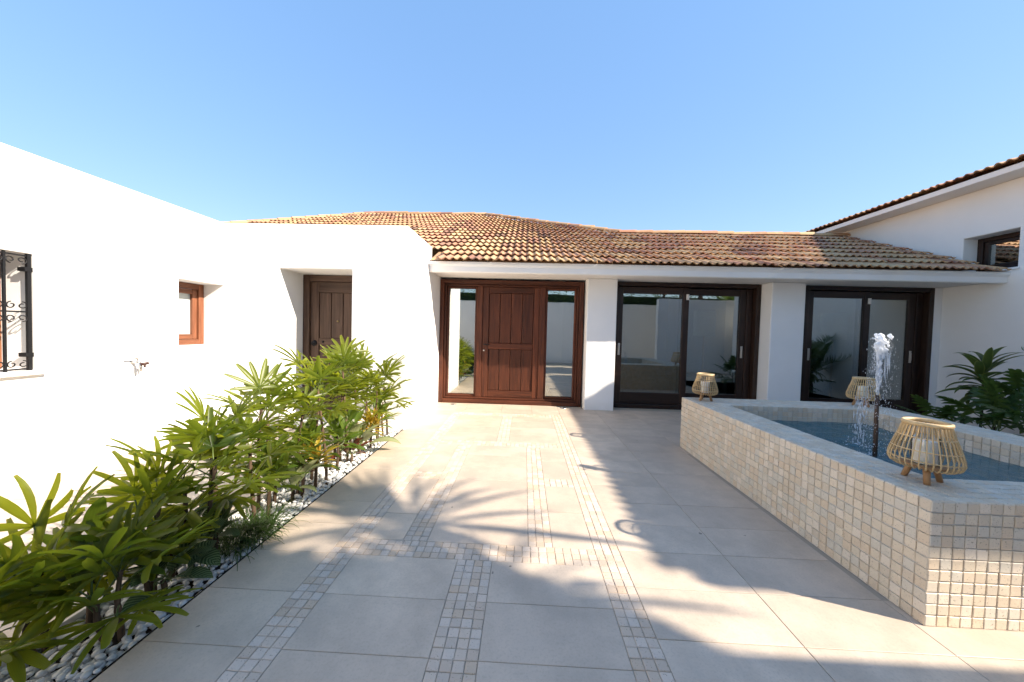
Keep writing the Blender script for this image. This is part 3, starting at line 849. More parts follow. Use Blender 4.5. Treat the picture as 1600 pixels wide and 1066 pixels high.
for r_ in range(11):
    for k in range(int((9.6-YR0)/TW)):
        y0 = YR0 + (k+.5)*TW
        o3 = Vector((6.695, y0, 3.822)) + sv2*(r_*TE + rnd.uniform(-.014, .014)) + Vector((0, rnd.uniform(-.006, .006), 0))
        M = Matrix((Vector((0, -1, 0)), sv2, nv2)).transposed().to_4x4(); M.translation = o3
        M = M @ Matrix.Rotation(rnd.uniform(-.02, .02), 4, 'Z') @ Matrix.Rotation(rnd.uniform(-.03, .03), 4, 'Y')
        spec.append((shown(o3, TW) if r_ == 0 else 0, rnd.randrange(6), M))
scatter('roof_tile', spec, rt_me, TILE, TILEM, roof2, 300, mass_name='roof_tiles')
rw = empty('window', (XRW+.2, 5.5, 2.7)); rw.parent = rh; rw.matrix_parent_inverse = world(rh).inverted()
xf = XRW+.22
boxes_obj('frame', [(xf, xf+.06, 5.203, 5.27, 2.443, 3.002), (xf, xf+.06, 5.76, 5.827, 2.443, 3.002)], DARKW, rw, .005)
boxes_obj('frame', [(xf+.001, xf+.06, 5.271, 5.759, 2.443, 2.51), (xf+.001, xf+.06, 5.271, 5.759, 2.935, 3.001)], DARKW, rw, .005)
boxes_obj('sash', [(xf+.02, xf+.07, 5.272, 5.33, 2.512, 2.933), (xf+.02, xf+.07, 5.70, 5.758, 2.512, 2.933)], DARKW, rw, .005)
boxes_obj('sash', [(xf+.021, xf+.07, 5.331, 5.699, 2.512, 2.565), (xf+.021, xf+.07, 5.331, 5.699, 2.88, 2.932)], DARKW, rw, .005)
box_obj('pane', (xf+.04, xf+.046, 5.325, 5.705, 2.56, 2.886), GLASSE, rw)
box_obj('sill', (XRW-.02, xf-.001, 5.17, 5.86, 2.405, 2.4395), TRIM, rw, .006)
box_obj('room_back', (xf+.4, xf+.42, 5.0, 6.0, 2.3, 3.1), DARKW, rw)

# ================================================================== RAISED POOL
pool = empty('raised_pool', (2.9, 2.8, 0))
tag(pool, 'raised rectangular pool clad in small square beige travertine tiles', 'pool')
PX0, PX1, PY0, PY1 = POOL
PZ = .586
IX0, IX1, IY0, IY1 = 2.195, 3.575, 1.865, 3.66
bm = bmesh.new(); T = .0065
bx(bm, PX0+T, IX0-T, PY0+T, PY1-T, -.1, PZ-T); bx(bm, IX1+T, PX1-T, PY0+T, PY1-T, -.1, PZ-T)
bx(bm, IX0-T, IX1+T, PY0+T, IY0-T, -.1, PZ-T); bx(bm, IX0-T, IX1+T, IY1+T, PY1-T, -.1, PZ-T); bx(bm, IX0-T, IX1+T, IY0-T, IY1+T, -.1, .12)
from_bm('pool_shell', bm, PGROUT, pool)
pt_me = [chamfer_tile_mesh('pool_tile', .0474, .0474, .0115, .0022, .0012, 50+s) for s in range(8)]
tsp = []
def face_tiles(o, a, b, n, la, lb, boost=1.0):
    o, a, b, n = Vector(o), Vector(a), Vector(b), Vector(n)
    na, nb = max(1, round(la/.0516)), max(1, round(lb/.0516)); pa, pb = la/na, lb/nb
    for i in range(na):
        for j in range(nb):
            c = o + a*(i+.5)*pa + b*(j+.5)*pb
            d = Vector((0, 0, CAMH))-c
            cs = max(0, d.normalized().dot(n))
            M = Matrix((a, b, n)).transposed().to_4x4(); M.translation = c - n*(.0105 - rnd.uniform(-.0009, .0011))
            M = M @ Matrix.Rotation(rnd.choice((0, 1, 2, 3))*math.pi/2 + rnd.uniform(-.018, .018), 4, 'Z') @ Matrix.Diagonal((pa/.0516, pb/.0516, 1, 1))
            tsp.append((shown(c, .05)*cs**.5*boost, rnd.randrange(8), M))
ex, ey, ez = Vector((1, 0, 0)), Vector((0, 1, 0)), Vector((0, 0, 1))
face_tiles((PX0, PY1, 0), -ey, ez, -ex, PY1-PY0, PZ)                 # left face
face_tiles((PX0, PY0, 0), ex, ez, -ey, PX1-PX0, PZ)                   # front face
face_tiles((PX1, PY0, 0), ey, ez, ex, PY1-PY0, PZ, .1)
face_tiles((PX1, PY1, 0), -ex, ez, ey, PX1-PX0, PZ, .1)
face_tiles((IX0, IY1, .28), ex, ez, -ey, IX1-IX0, PZ-.28)             # inner faces
face_tiles((IX1, IY0, .28), ey, ez, -ex, IY1-IY0, PZ-.28)             # (normal points into the basin)
face_tiles((IX0, IY1, .28), -ey, ez, ex, IY1-IY0, PZ-.28, .1)
face_tiles((IX1, IY0, .28), -ex, ez, ey, IX1-IX0, PZ-.28, .1)
face_tiles((PX0, PY0, PZ), ex, ey, ez, IX0-PX0, PY1-PY0, .45)          # coping
face_tiles((IX1, PY0, PZ), ex, ey, ez, PX1-IX1, PY1-PY0, .45)
face_tiles((IX0, PY0, PZ), ex, ey, ez, IX1-IX0, IY0-PY0, .45)
face_tiles((IX0, IY1, PZ), ex, ey, ez, IX1-IX0, PY1-IY1, .45)
# fix handedness of mirrored bases (keeps tile tops outside)
tsp2 = []
for s_, v_, M in tsp:
    if M.to_3x3().determinant() < 0: M = M @ Matrix.Diagonal((-1, 1, 1, 1))
    tsp2.append((s_, v_, M))
scatter('pool_tile', tsp2, pt_me, PT, PTM, pool, 300, mass_name='pool_tiles')

# water with ripples
def m_water(nt, n, l, b):
    out = n['Material Output']
    v = coords(n, l, (1, 1, 1), world_space=True)
    g1 = noise(n, l, v, 13, 3, .5); g2 = noise(n, l, v, 45, 3, .6)
    h = math_(n, l, 'ADD', g1, math_(n, l, 'MULTIPLY', g2, .35))
    b.inputs['Base Color'].default_value = (.085, .175, .195, 1); b.inputs['Roughness'].default_value = .04; b.inputs['IOR'].default_value = 1.33
    bump(n, l, b, h, .55, .03)
    tr = n.new('ShaderNodeBsdfTransparent'); tr.inputs[0].default_value = (.55, .78, .82, 1)
    ms = n.new('ShaderNodeMixShader'); ms.inputs[0].default_value = .68
    l.new(tr.outputs[0], ms.inputs[1]); l.new(b.outputs[0], ms.inputs[2]); l.new(ms.outputs[0], out.inputs['Surface'])
WATER = mat('pool_water', m_water)
bm = bmesh.new(); NW = 70
JX, JY = 2.655, 2.615
grid = [[None]*(NW+1) for _ in range(NW+1)]
for i in range(NW+1):
    for j in range(NW+1):
        x = IX0+.002+(IX1-IX0-.004)*i/NW; y_ = IY0+.002+(IY1-IY0-.004)*j/NW
        d1 = math.hypot(x-2.80, y_-2.90); d2 = math.hypot(x-2.66, y_-2.68)
        z = .442 + .005*math.sin(d1*46)*math.exp(-d1*2.4) + .004*math.sin(d2*60+1)*math.exp(-d2*2.6) + .0018*math.sin(x*31+y_*17)+.0015*math.sin(y_*41-x*13)
        z += .006*rnd.random()*math.exp(-min(d1, d2)*5)
        grid[i][j] = bm.verts.new((x, y_, z))
for i in range(NW):
    for j in range(NW): bm.faces.new((grid[i][j], grid[i+1][j], grid[i+1][j+1], grid[i][j+1]))
tag(from_bm('water', bm, WATER, None, True), kind='structure')

# ------------------------------------------------------------------ fountain jet
jet = empty('fountain_jet', (JX, JY, .13)); tag(jet, 'bronze fountain pipe throwing a frothy white water jet in the pool', 'fountain')
bm = bmesh.new(); tube(bm, [(JX+.004, JY, .125), (JX, JY, .60), (JX-.004, JY, .76), (JX-.004, JY, .905)], [.0145, .0140, .0125, .0115], 12)
from_bm('pipe', bm, BRONZE, jet, True)
def m_froth(nt, n, l, b):
    out = n['Material Output']
    b.inputs['Base Color'].default_value = (.88, .9, .92, 1); b.inputs['Roughness'].default_value = .25
    t = n.new('ShaderNodeBsdfTranslucent'); t.inputs[0].default_value = (.9, .92, .95, 1)
    ms = n.new('ShaderNodeMixShader'); ms.inputs[0].default_value = .4
    l.new(b.outputs[0], ms.inputs[1]); l.new(t.outputs[0], ms.inputs[2]); l.new(ms.outputs[0], out.inputs['Surface'])
FROTH = mat('froth', m_froth)
def m_clear(nt, n, l, b):
    out = n['Material Output']
    b.inputs['Base Color'].default_value = (.80, .84, .88, 1); b.inputs['Roughness'].default_value = .08
    tr = n.new('ShaderNodeBsdfTransparent')
    ms = n.new('ShaderNodeMixShader'); ms.inputs[0].default_value = .62
    l.new(tr.outputs[0], ms.inputs[1]); l.new(b.outputs[0], ms.inputs[2]); l.new(ms.outputs[0], out.inputs['Surface'])
CLEAR = mat('falling_water', m_clear)
bm = bmesh.new()
for k in range(150):     # frothy head: lumps of white water, merged below
    a = rnd.uniform(0, 6.28); t = rnd.random(); rr = abs(rnd.gauss(0, .017))*(.75+.75*t)
    c = Vector((JX-.004+rr*math.cos(a)*1.15, JY+rr*math.sin(a), 1.225+.135*t))
    q = bmesh.ops.create_icosphere(bm, subdivisions=2, radius=rnd.uniform(.006, .014))
    for v_ in q['verts']: v_.co = c + v_.co
for k in range(60):      # ragged skirt and plume below it
    a = rnd.uniform(0, 6.28); t = rnd.random()
    rr = rnd.random()*(.010+.018*t); c = Vector((JX-.004+rr*math.cos(a), JY+rr*math.sin(a), .92+.36*t))
    q = bmesh.ops.create_icosphere(bm, subdivisions=2, radius=rnd.uniform(.005, .009)*(.7+.5*t)); el = rnd.uniform(2, 5)
    for v_ in q['verts']: v_.co = c + Vector((v_.co.x, v_.co.y, v_.co.z*el))
o = from_bm('froth_head', bm, FROTH, jet, True)
md = o.modifiers.new('merge', 'REMESH'); md.mode = 'VOXEL'; md.voxel_size = .0036; md.use_smooth_shade = True
md = o.modifiers.new('soft', 'SMOOTH'); md.iterations = 7
bm = bmesh.new()
for k in range(34):      # strands of the rising column
    a = rnd.uniform(0, 6.28); r0_ = rnd.uniform(.001, .008); r1_ = rnd.uniform(.003, .026); ph = rnd.uniform(0, 6)
    za = .90 + .28*rnd.random()**2; zb = min(1.29, za + rnd.uniform(.08, .36)); pts, rad = [], []
    for i in range(10):
        t = i/9; rr = r0_ + (r1_-r0_)*t**1.6
        pts.append((JX-.004+rr*math.cos(a)+.003*math.sin(t*9+ph), JY+rr*math.sin(a), za+t*(zb-za))); rad.append((.0022+.0016*math.sin(t*11+ph))*math.sin(math.pi*min(.96, max(.04, t)))**.5+.0004)
    tube(bm, pts, rad, 6)
for k in range(26):      # water sliding back down the outside
    a = rnd.uniform(-1.2, 1.2); r1_ = rnd.uniform(.02, .05); z1 = rnd.uniform(1.16, 1.28); L_ = rnd.uniform(.05, .22); ph = rnd.uniform(0, 6)
    pts = [(JX+r1_*math.cos(a)*(1+.25*i/6), JY+r1_*math.sin(a), z1-L_*i/6) for i in range(7)]
    tube(bm, pts, [.0004+.0022*math.sin(math.pi*i/6)*(.7+.3*math.sin(i*3+ph)) for i in range(7)], 5)
from_bm('water_column', bm, CLEAR, jet, True)
bm = bmesh.new()
for k in range(1500):     # droplets thrown off and falling back
    t = rnd.random(); a = rnd.uniform(0, 6.28); fall = rnd.random()**1.3
    rr = abs(rnd.gauss(0, .030)) + .018 + fall*.025
    z = 1.33 - fall*.86
    if rnd.random() < .35: c = Vector((JX+.02+.16*fall+rnd.gauss(0, .012), JY+.02+.27*fall+rnd.gauss(0, .012), 1.30-.86*fall**2))
    else: c = Vector((JX+.015+rr*math.cos(a), JY+rr*math.sin(a), z))
    if c.z < .45: continue
    s = rnd.uniform(.0007, .0020)
    q = bmesh.ops.create_icosphere(bm, subdivisions=1, radius=s)
    el = rnd.uniform(1, 4)
    for v_ in q['verts']: v_.co = c + Vector((v_.co.x, v_.co.y, v_.co.z*el))
o = from_bm('droplets', bm, FROTH, jet, True); o['kind'] = 'stuff'
bm = bmesh.new()
for k in range(150):     # drops falling back into the basin, stretched by their speed
    q = bmesh.ops.create_icosphere(bm, subdivisions=1, radius=rnd.uniform(.0012, .0034)); el = rnd.uniform(3, 11)
    z_ = rnd.uniform(.45, .84); c = Vector((2.78+.03*(.84-z_)/.4+rnd.gauss(0, .018), 2.87+.04*(.84-z_)/.4+rnd.gauss(0, .024), z_))
    for v_ in q['verts']: v_.co = c + Vector((v_.co.x, v_.co.y, v_.co.z*el))
o = from_bm('falling_drops', bm, CLEAR, jet, True); o['kind'] = 'stuff'
bm = bmesh.new()
for k in range(160):
    a = rnd.uniform(0, 6.28); rr = abs(rnd.gauss(0, .06)); cx, cy = ((2.80, 2.90) if k % 2 else (2.67, 2.66))
    q = bmesh.ops.create_icosphere(bm, subdivisions=1, radius=rnd.uniform(.002, .006))
    for v_ in q['verts']: v_.co = Vector((cx+rr*math.cos(a), cy+rr*math.sin(a), .446)) + Vector((v_.co.x, v_.co.y, v_.co.z*.5))
o = from_bm('splash_foam', bm, FROTH, jet, True); o['kind'] = 'stuff'

# ------------------------------------------------------------------ rattan lanterns with candles
def lantern(x, y, s, rot, label, clabel):
    t = empty('rattan_lantern', (x, y, PZ)); tag(t, label, 'lantern', 'rattan lanterns on the pool rim')
    z0 = PZ
    rt, rb, H = .118*s, .190*s, .300*s
    prof = [(.070, .080), (.100, .076), (.119, .088), (.127, .110), (.125, .134), (.117, .164), (.106, .202), (.094, .238), (.083, .278), (.079, .292)]
    prof = [(a*s, b*s) for a, b in prof]
    bm = bmesh.new(); n = 34
    for k in range(n):
        a = 2*math.pi*k/n + rot
        jit = rnd.uniform(-.004, .004)
        tube(bm, [(x+r_*math.cos(a+jit*i*.4), y+r_*math.sin(a+jit*i*.4), z0+z_) for i, (r_, z_) in enumerate(prof)], .0031*s, 5, False)
    from_bm('cage', bm, RATTAN, t, True)
    for (r_, z_, th, nm) in ((.080, .296, .0085, 'top_ring'), (.116, .168, .0026, 'hoop'), (.097, .229, .0026, 'hoop'), (.1255, .120, .0028, 'hoop'), (.070, .080, .005, 'bottom_ring')):
        bm = bmesh.new(); ring(bm, (x, y, z0+z_*s), r_*s, th*s, 44, 8, squash=1.25 if nm == 'top_ring' else 1); from_bm(nm, bm, RATTAN, t, True)
    bm = bmesh.new(); lathe(bm, [(.080*s, .078*s), (.080*s, .090*s)], (x, y, z0), 28); from_bm('base_disc', bm, LEGW, t)
    for k in range(3):
        a = rot + .5 + k*2*math.pi/3
        p0 = Vector((x+0.046*s*math.cos(a), y+.046*s*math.sin(a), z0+.080*s)); p1 = Vector((x+.070*s*math.cos(a), y+.070*s*math.sin(a), z0+.0005))
        bm = bmesh.new(); tube(bm, [p0, p1], [.0140*s, .0120*s], 12); from_bm('leg', bm, LEGW, t, True)
    c = empty('candle', (x, y, z0+.0905*s)); tag(c, clabel, 'candle', 'candles in the rattan lanterns')
    bm = bmesh.new(); lathe(bm, [(.041*s, .091*s), (.043*s, .096*s), (.043*s, .205*s), (.040*s, .209*s), (.032*s, .204*s), (.004*s, .202*s)], (x, y, z0), 28, True, True)
    from_bm('wax', bm, WAX, c, True)
    bm = bmesh.new(); tube(bm, [(x, y, z0+.2*s), (x+.002, y, z0+.22*s)], .0015, 5); from_bm('wick', bm, IRON, c)
    bm = bmesh.new(); lathe(bm, [(.0485*s, .0915*s), (.0495*s, .212*s), (.0485*s, .222*s)], (x, y, z0), 28, False, False); from_bm('glass_sleeve', bm, GLASSC, c, True)
GLASSC = m_glass('candle_glass', .08, (.95, .96, .96))
lantern(2.105, 1.825, 1.03, -2.75, 'large round rattan lantern on the near corner of the pool rim', 'white candle inside the nearest rattan lantern')
lantern(2.055, 3.88, 1.0, 1.0, 'small rattan lantern on the far left corner of the pool rim', 'white candle inside the far left rattan lantern')
lantern(3.745, 3.85, 1.04, 2.1, 'rattan lantern on the far right corner of the pool rim', 'white candle inside the far right rattan lantern')

# ------------------------------------------------------------------ recessed floor lights by the entrance
for x, side in ((-1.213, 'left'), (.711, 'right')):
    t = empty('floor_light', (x, 5.866, 0)); tag(t, 'flush round floor spotlight in front of the entrance, %s one' % side, 'light', 'floor lights by the entrance')
    bm = bmesh.new(); lathe(bm, [(.052, -.006), (.052, .005), (.042, .007), (.040, .003)], (x, 5.866, 0), 24, True, False); from_bm('bezel', bm, STEEL, t, True)
    bm = bmesh.new(); lathe(bm, [(.040, -.002), (.040, .0035)], (x, 5.866, 0), 24); from_bm('lens', bm, IRON, t)

# ================================================================== PLANTS
def strap(bm, uvl, base, d, up, L, W, droop, n=6, fold=.25, tipw=.35, w0=.35, twist=0.0, peak=.45):
    """one leaf blade: starts at base along d, bends down by droop, V-folded; uv.x runs along, uv.y across"""
    d = Vector(d).normalized(); up = Vector(up); side = d.cross(up).normalized(); up = side.cross(d).normalized()
    p = Vector(base); rows_ = []
    st = L/n
    for i in range(n+1):
        t = i/n
        if t < peak: wd = W*(w0+(1-w0)*math.sin(t/peak*math.pi/2))
        else: wd = W*(tipw+(1-tipw)*math.cos((t-peak)/(1-peak)*math.pi/2)**.75)
        if i == n and tipw < .3: wd = W*.03
        s2 = (Matrix.Rotation(twist*t, 3, d) @ side) if twist else side
        lift = up*(abs(wd)*fold)
        rows_.append(((bm.verts.new(p - s2*wd/2 + lift)), bm.verts.new(p), bm.verts.new(p + s2*wd/2 + lift), t))
        d = (Matrix.Rotation(-droop/n*(.4+1.2*t), 3, side) @ d).normalized(); up = side.cross(d).normalized()
        p = p + d*st
    for a, b in zip(rows_, rows_[1:]):
        for k in (0, 1):
            f = bm.faces.new((a[k], a[k+1], b[k+1], b[k])); f.smooth = True
            vv = (k*.5, (k+1)*.5)
            for lp, uvc in zip(f.loops, ((a[3], vv[0]), (a[3], vv[1]), (b[3], vv[1]), (b[3], vv[0]))): lp[uvl].uv = uvc
    return p

def leaf_mesh(name, fn, mats):
    bm = bmesh.new(); uvl = bm.loops.layers.uv.new('UVMap'); fn(bm, uvl)
    me = bpy.data.meshes.new(name); bm.to_mesh(me); bm.free()
    for m_ in mats: me.materials.append(m_)
    return me

def rhapis_leaf(seed):
    rr = random.Random(seed)
    def fn(bm, uvl):
        pl = rr.uniform(.10, .19)
        nf = len(bm.faces)
        pts = [Vector((0, 0, 0)), Vector((pl*.5, 0, .012)), Vector((pl, 0, .006))]
        tube(bm, pts, [.0042, .0034, .003], 5)
        bm.faces.ensure_lookup_table()
        for f in bm.faces: f.material_index = 1; f.smooth = True
        n = rr.choice((6, 7, 8, 8, 9)); sp_ = rr.uniform(72, 100)
        for k in range(n):
            a = R(-sp_ + 2*sp_*k/(n-1) + rr.uniform(-5, 5))
            L = rr.uniform(.20, .27)*(1-.22*abs(a)/1.6)
            d = Vector((math.cos(a), math.sin(a), rr.uniform(.0, .22)))
            strap(bm, uvl, pts[-1], d, (0, 0, 1), L, rr.uniform(.024, .035), rr.uniform(.15, .7), 6, rr.uniform(.15, .35), rr.uniform(.42, .6), .28, 0, .55)
    return leaf_mesh('leaf', fn, [PALM, STEMG])
RH = [rhapis_leaf(100+s) for s in range(12)]

def put(name, me, parent, M):
    o = bpy.data.objects.new(name, me); link(o, parent)
    o.matrix_parent_inverse = world(parent).inverted(); o.matrix_basis = M
    return o

def lady_palm(x, y, h, stems, label, seed, spread=.07):
    rr = random.Random(seed)
    t = empty('lady_palm', (x, y, -.03)); tag(t, label, 'plant', 'lady palms in the pebble bed')
    for s in range(stems):
        a = rr.uniform(0, 6.28); off = spread*rr.uniform(.3, 1) if stems > 1 else 0
        bxp, byp = x+off*math.cos(a), y+off*math.sin(a)
        bxp = min(max(bxp, -1.90), -1.585)
        hh = h*rr.uniform(.72, 1.0) if s else h
        hs = max(.2, hh-.24)
        lean = Vector((rr.uniform(-.06, .05), rr.uniform(-.06, .06), 0))
        bm = bmesh.new(); pts, rad = [], []
        nseg = 12
        for i in range(nseg+1):
            q = i/nseg
            pts.append(Vector((bxp, byp, -.05)) + lean*q*q + Vector((0.004*math.sin(q*7+s), .004*math.cos(q*6), hs*q+.05*q))); rad.append((.0125-.004*q)*rr.uniform(.85, 1.2))
        tube(bm, pts, rad, 7); from_bm('stem', bm, BARK, t, True)
        nl = rr.choice((6, 7, 7)) if y < 1.6 else rr.choice((7, 8, 9)); ga = rr.uniform(0, 6.28)
        for k in range(nl):
            q = k/(nl-1)
            zz = pts[-1].z - .26*(1-q)*min(1, hs/.5)
            cidx = max(0.0, min(1.0, (zz+.05)/(hs+.05)))
            pb = Vector((bxp, byp, zz)) + lean*cidx*cidx
            az = ga + k*2.4 + rr.uniform(-.3, .3)
            el = R((10 if y < 1.6 else 0) + 64*q + rr.uniform(-12, 12))
            M = Matrix.Translation(pb) @ Matrix.Rotation(az, 4, 'Z') @ Matrix.Rotation(-el, 4, 'Y') @ Matrix.Rotation(rr.uniform(-.35, .35), 4, 'X') @ Matrix.Scale(rr.uniform(.78, 1.02) if y < 1.6 else rr.uniform(.85, 1.15), 4)
            put('leaf', RH[rr.randrange(12)], t, M)
    return t
words = ['nearest the camera', 'second', 'third', 'fourth', 'fifth', 'sixth', 'seventh', 'eighth', 'ninth', 'tenth', 'eleventh', 'twelfth', 'thirteenth', 'fourteenth', 'farthest, beside the white wall corner']
LP = [(-1.82, 1.05, .49, 2), (-1.84, 1.22, .56, 2), (-1.70, 1.33, .51, 2), (-1.80, 1.50, .64, 2), (-1.74, 1.75, .77, 2), (-1.86, 1.92, .86, 2), (-1.72, 2.10, .78, 1),
      (-1.84, 2.34, .98, 2), (-1.76, 2.58, .86, 1), (-1.66, 2.80, 1.02, 1), (-1.84, 2.98, 1.06, 2), (-1.72, 3.26, 1.12, 2), (-1.84, 3.56, 1.08, 2), (-1.70, 3.78, .98, 2), (-1.66, 4.04, .86, 2)]
for i, (x, y_, h, s) in enumerate(LP):
    wd = words[i]
    lab = ('green lady palm in the pebble bed, ' + wd) if i in (0, 14) else ('green lady palm in the pebble bed, %s in line from the camera' % wd)
    lady_palm(x, y_, h, s, lab, 300+i)

def rosette(name, x, y, z, meshes, n, label, cat, seed, el=(10, 70), sc=(.8, 1.2), spread=.03, group=None, stem=None, lname='leaf'):
    rr = random.Random(seed)
    t = empty(name, (x, y, z)); tag(t, label, cat, group)
    if stem: 
        bm = bmesh.new(); tube(bm, [(x, y, z-.08), (x+.01, y, z+stem*.5), (x, y, z+stem)], [.014, .012, .009], 7); from_bm('stem', bm, BARK, t, True)
    for k in range(n):
        q = (k+.5)/n
        M = Matrix.Translation((x+rr.uniform(-spread, spread), y+rr.uniform(-spread, spread), z + (stem or 0)*(.55+.45*q))) @ Matrix.Rotation(k*2.4+rr.uniform(-.3, .3), 4, 'Z') @ Matrix.Rotation(-R(el[0]+(el[1]-el[0])*q+rr.uniform(-8, 8)), 4, 'Y') @ Matrix.Rotation(rr.uniform(-.3, .3), 4, 'X') @ Matrix.Scale(rr.uniform(*sc), 4)
        put(lname, meshes[rr.randrange(len(meshes))], t, M)
    return t
def oval_leaf(seed, L, W, droop, m_, pet=.05, tip=.02, fold=.2):
    rr = random.Random(seed)
    def fn(bm, uvl):
        tube(bm, [(0, 0, 0), (pet, 0, .004)], [.003, .0025], 5)
        for f in bm.faces: f.material_index = 1
        strap(bm, uvl, (pet, 0, .004), (1, 0, .1), (0, 0, 1), L*rr.uniform(.9, 1.1), W*rr.uniform(.9, 1.1), droop*rr.uniform(.7, 1.3), 9, fold, tip, .12, 0, .42)
    return leaf_mesh('leaf', fn, [m_, STEMG])
CAL = [oval_leaf(s, .17, .085, .7, CALA) for s in range(3)]
AGL = [oval_leaf(20+s, .20, .075, .8, AGLA) for s in range(3)]
CRO = [oval_leaf(40+s, .13, .022, .5, CROT, .01) for s in range(3)]
RED = [oval_leaf(60+s, .14, .06, .6, REDL) for s in range(2)]
BRD = [oval_leaf(80+s, .17, .055, .6, BROAD) for s in range(3)]
cg = 'striped calatheas in the pebble bed'
rosette('calathea', -1.69, 1.52, .02, CAL, 16, 'low striped dark calathea at the paving edge, nearest the camera', 'plant', 1, (5, 65), (.8, 1.15), .05, cg, .06)
rosette('calathea', -1.80, 1.66, .03, CAL, 14, 'striped calathea behind the nearest one, under the lady palms', 'plant', 2, (5, 70), (.8, 1.1), .05, cg, .10)
rosette('calathea', -1.70, 1.80, .03, CAL, 13, 'striped calathea with upright leaves beside the grass tuft', 'plant', 3, (15, 80), (.8, 1.1), .05, cg, .12)
rosette('aglaonema', -1.72, 2.46, .02, AGL, 12, 'pale variegated broad leaf plant behind the grass tuft', 'plant', 4, (20, 75), (1.0, 1.4), .05, 'pale variegated plants in the bed', .08)
rosette('aglaonema', -1.68, 3.42, .02, AGL, 11, 'pale variegated broad leaf plant between the two yellow crotons', 'plant', 5, (5, 70), (1.1, 1.6), .05, 'pale variegated plants in the bed', .07)
rosette('croton', -1.68, 2.68, .02, CRO, 54, 'yellow narrow leaf croton, nearer of the two', 'plant', 6, (-5, 80), (1.1, 1.5), .04, 'yellow crotons in the bed', .24)
rosette('croton', -1.67, 3.66, .02, CRO, 54, 'yellow narrow leaf croton, farther of the two near the wall corner', 'plant', 7, (-5, 80), (1.1, 1.5), .04, 'yellow crotons in the bed', .24)
rosette('red_leaf_plant', -1.66, 3.22, .02, RED, 9, 'low dark red leaf plant in front of the lady palms', 'plant', 8, (5, 60), (.9, 1.2), .03, None, .06)
for i, (x, y_, nn) in enumerate(((-1.84, 1.36, 14), (-1.72, 2.22, 18), (-1.84, 2.44, 18), (-1.72, 2.58, 16), (-1.80, 2.82, 20), (-1.70, 3.04, 18), (-1.82, 3.20, 20), (-1.80, 3.46, 20), (-1.68, 3.86, 18))):
    rosette('leafy_shrub', x, y_, .02, BRD, nn, 'small bright green leafy shrub under the lady palms, number %s from the camera' % ['one', 'two', 'three', 'four', 'five', 'six', 'seven', 'eight', 'nine'][i], 'plant', 20+i, (0, 75), (.9, 1.35), .05, 'small leafy shrubs in the bed', .28)

# grass tuft spilling over the paving
mg = empty('grass_tuft', (-1.63, 1.98, 0)); tag(mg, 'dark green grass tuft spilling over the paving edge', 'plant')
bm = bmesh.new(); uvl = bm.loops.layers.uv.new('UVMap')
for k in range(420):
    a = rnd.uniform(0, 6.28); b0 = Vector((-1.66+rnd.gauss(0, .045), 1.99+rnd.gauss(0, .085), -.02))
    d = Vector((math.cos(a)*.5+.12, math.sin(a)*.5-.05, rnd.uniform(.5, 1.3)))
    strap(bm, uvl, b0, d, (math.cos(a+1.5), math.sin(a+1.5), .3) if abs(d.normalized().z) > .95 else (0, 0, 1), rnd.uniform(.16, .30), rnd.uniform(.004, .007), rnd.uniform(1.2, 2.5), 7, .2, .05, .8, 0, .3)
o = from_bm('blades', bm, MONDO, mg, True, recalc=False); o['kind'] = 'stuff'

# --- right hand planting behind the pool
bed2 = box_obj('right_bed', (4.32, 7.10, 2.2, 5.15, -.1, -.004), SOIL); tag(bed2, kind='structure')
DRM = []
def drac_leaf(seed):
    rr = random.Random(seed)
    return leaf_mesh('leaf', lambda bm, uvl: strap(bm, uvl, (0, 0, 0), (1, 0, .15), (0, 0, 1), rr.uniform(.30, .40), rr.uniform(.055, .078), rr.uniform(.8, 1.9), 8, .22, .02, .45, 0, .35), [DRAC])
DRM = [drac_leaf(s) for s in range(5)]
rosette('dracaena', 6.13, 4.72, 0.0, DRM, 46, 'dracaena with arching striped leaves against the right white wall', 'plant', 31, (-35, 72), (.9, 1.25), .03, None, .98)
def phil_leaf(seed):
    rr = random.Random(seed)
    def fn(bm, uvl):
        tube(bm, [(0, 0, 0), (.14, 0, .05), (.27, 0, .04)], [.006, .005, .004], 6)
        for f in bm.faces: f.material_index = 1
        Lm = rr.uniform(.26, .34)
        strap(bm, uvl, (.25, 0, .04), (1, 0, 0), (0, 0, 1), Lm, .07, .5, 7, .1, .1, .6, 0, .4)
        for k in range(7):
            t = k/6
            for sg in (-1, 1):
                a = R(112 - 88*t)*sg
                p0 = Vector((.25+Lm*.86*t, 0, .04-.05*t*t))
                strap(bm, uvl, p0, (math.cos(a), math.sin(a), .06), (0, 0, 1), rr.uniform(.13, .17)*(1-.35*t), .042, .7, 5, .15, .12, .7, 0, .4)
    return leaf_mesh('leaf', fn, [PHIL, STEMG])
PHM = [phil_leaf(s) for s in range(5)]
pg = 'lobed philodendrons behind the pool'
rosette('philodendron', 5.62, 4.72, 0.0, PHM, 11, 'lobed dark philodendron, leftmost behind the pool beside the sliding door', 'plant', 41, (-5, 60), (.75, 1.05), .03, pg, .16)
rosette('philodendron', 5.55, 4.15, 0.0, PHM, 15, 'lobed dark philodendron below the dracaena behind the pool', 'plant', 42, (-5, 75), (.9, 1.2), .04, pg, .34)
rosette('philodendron', 5.35, 3.55, 0.0, PHM, 15, 'lobed dark philodendron at the right edge behind the pool rim', 'plant', 43, (-10, 75), (.9, 1.2), .04, pg, .36)
rosette('philodendron', 6.15, 4.30, 0.0, PHM, 14, 'tall lobed dark philodendron close to the right white wall', 'plant', 44, (-10, 75), (.95, 1.2), .04, pg, .50)

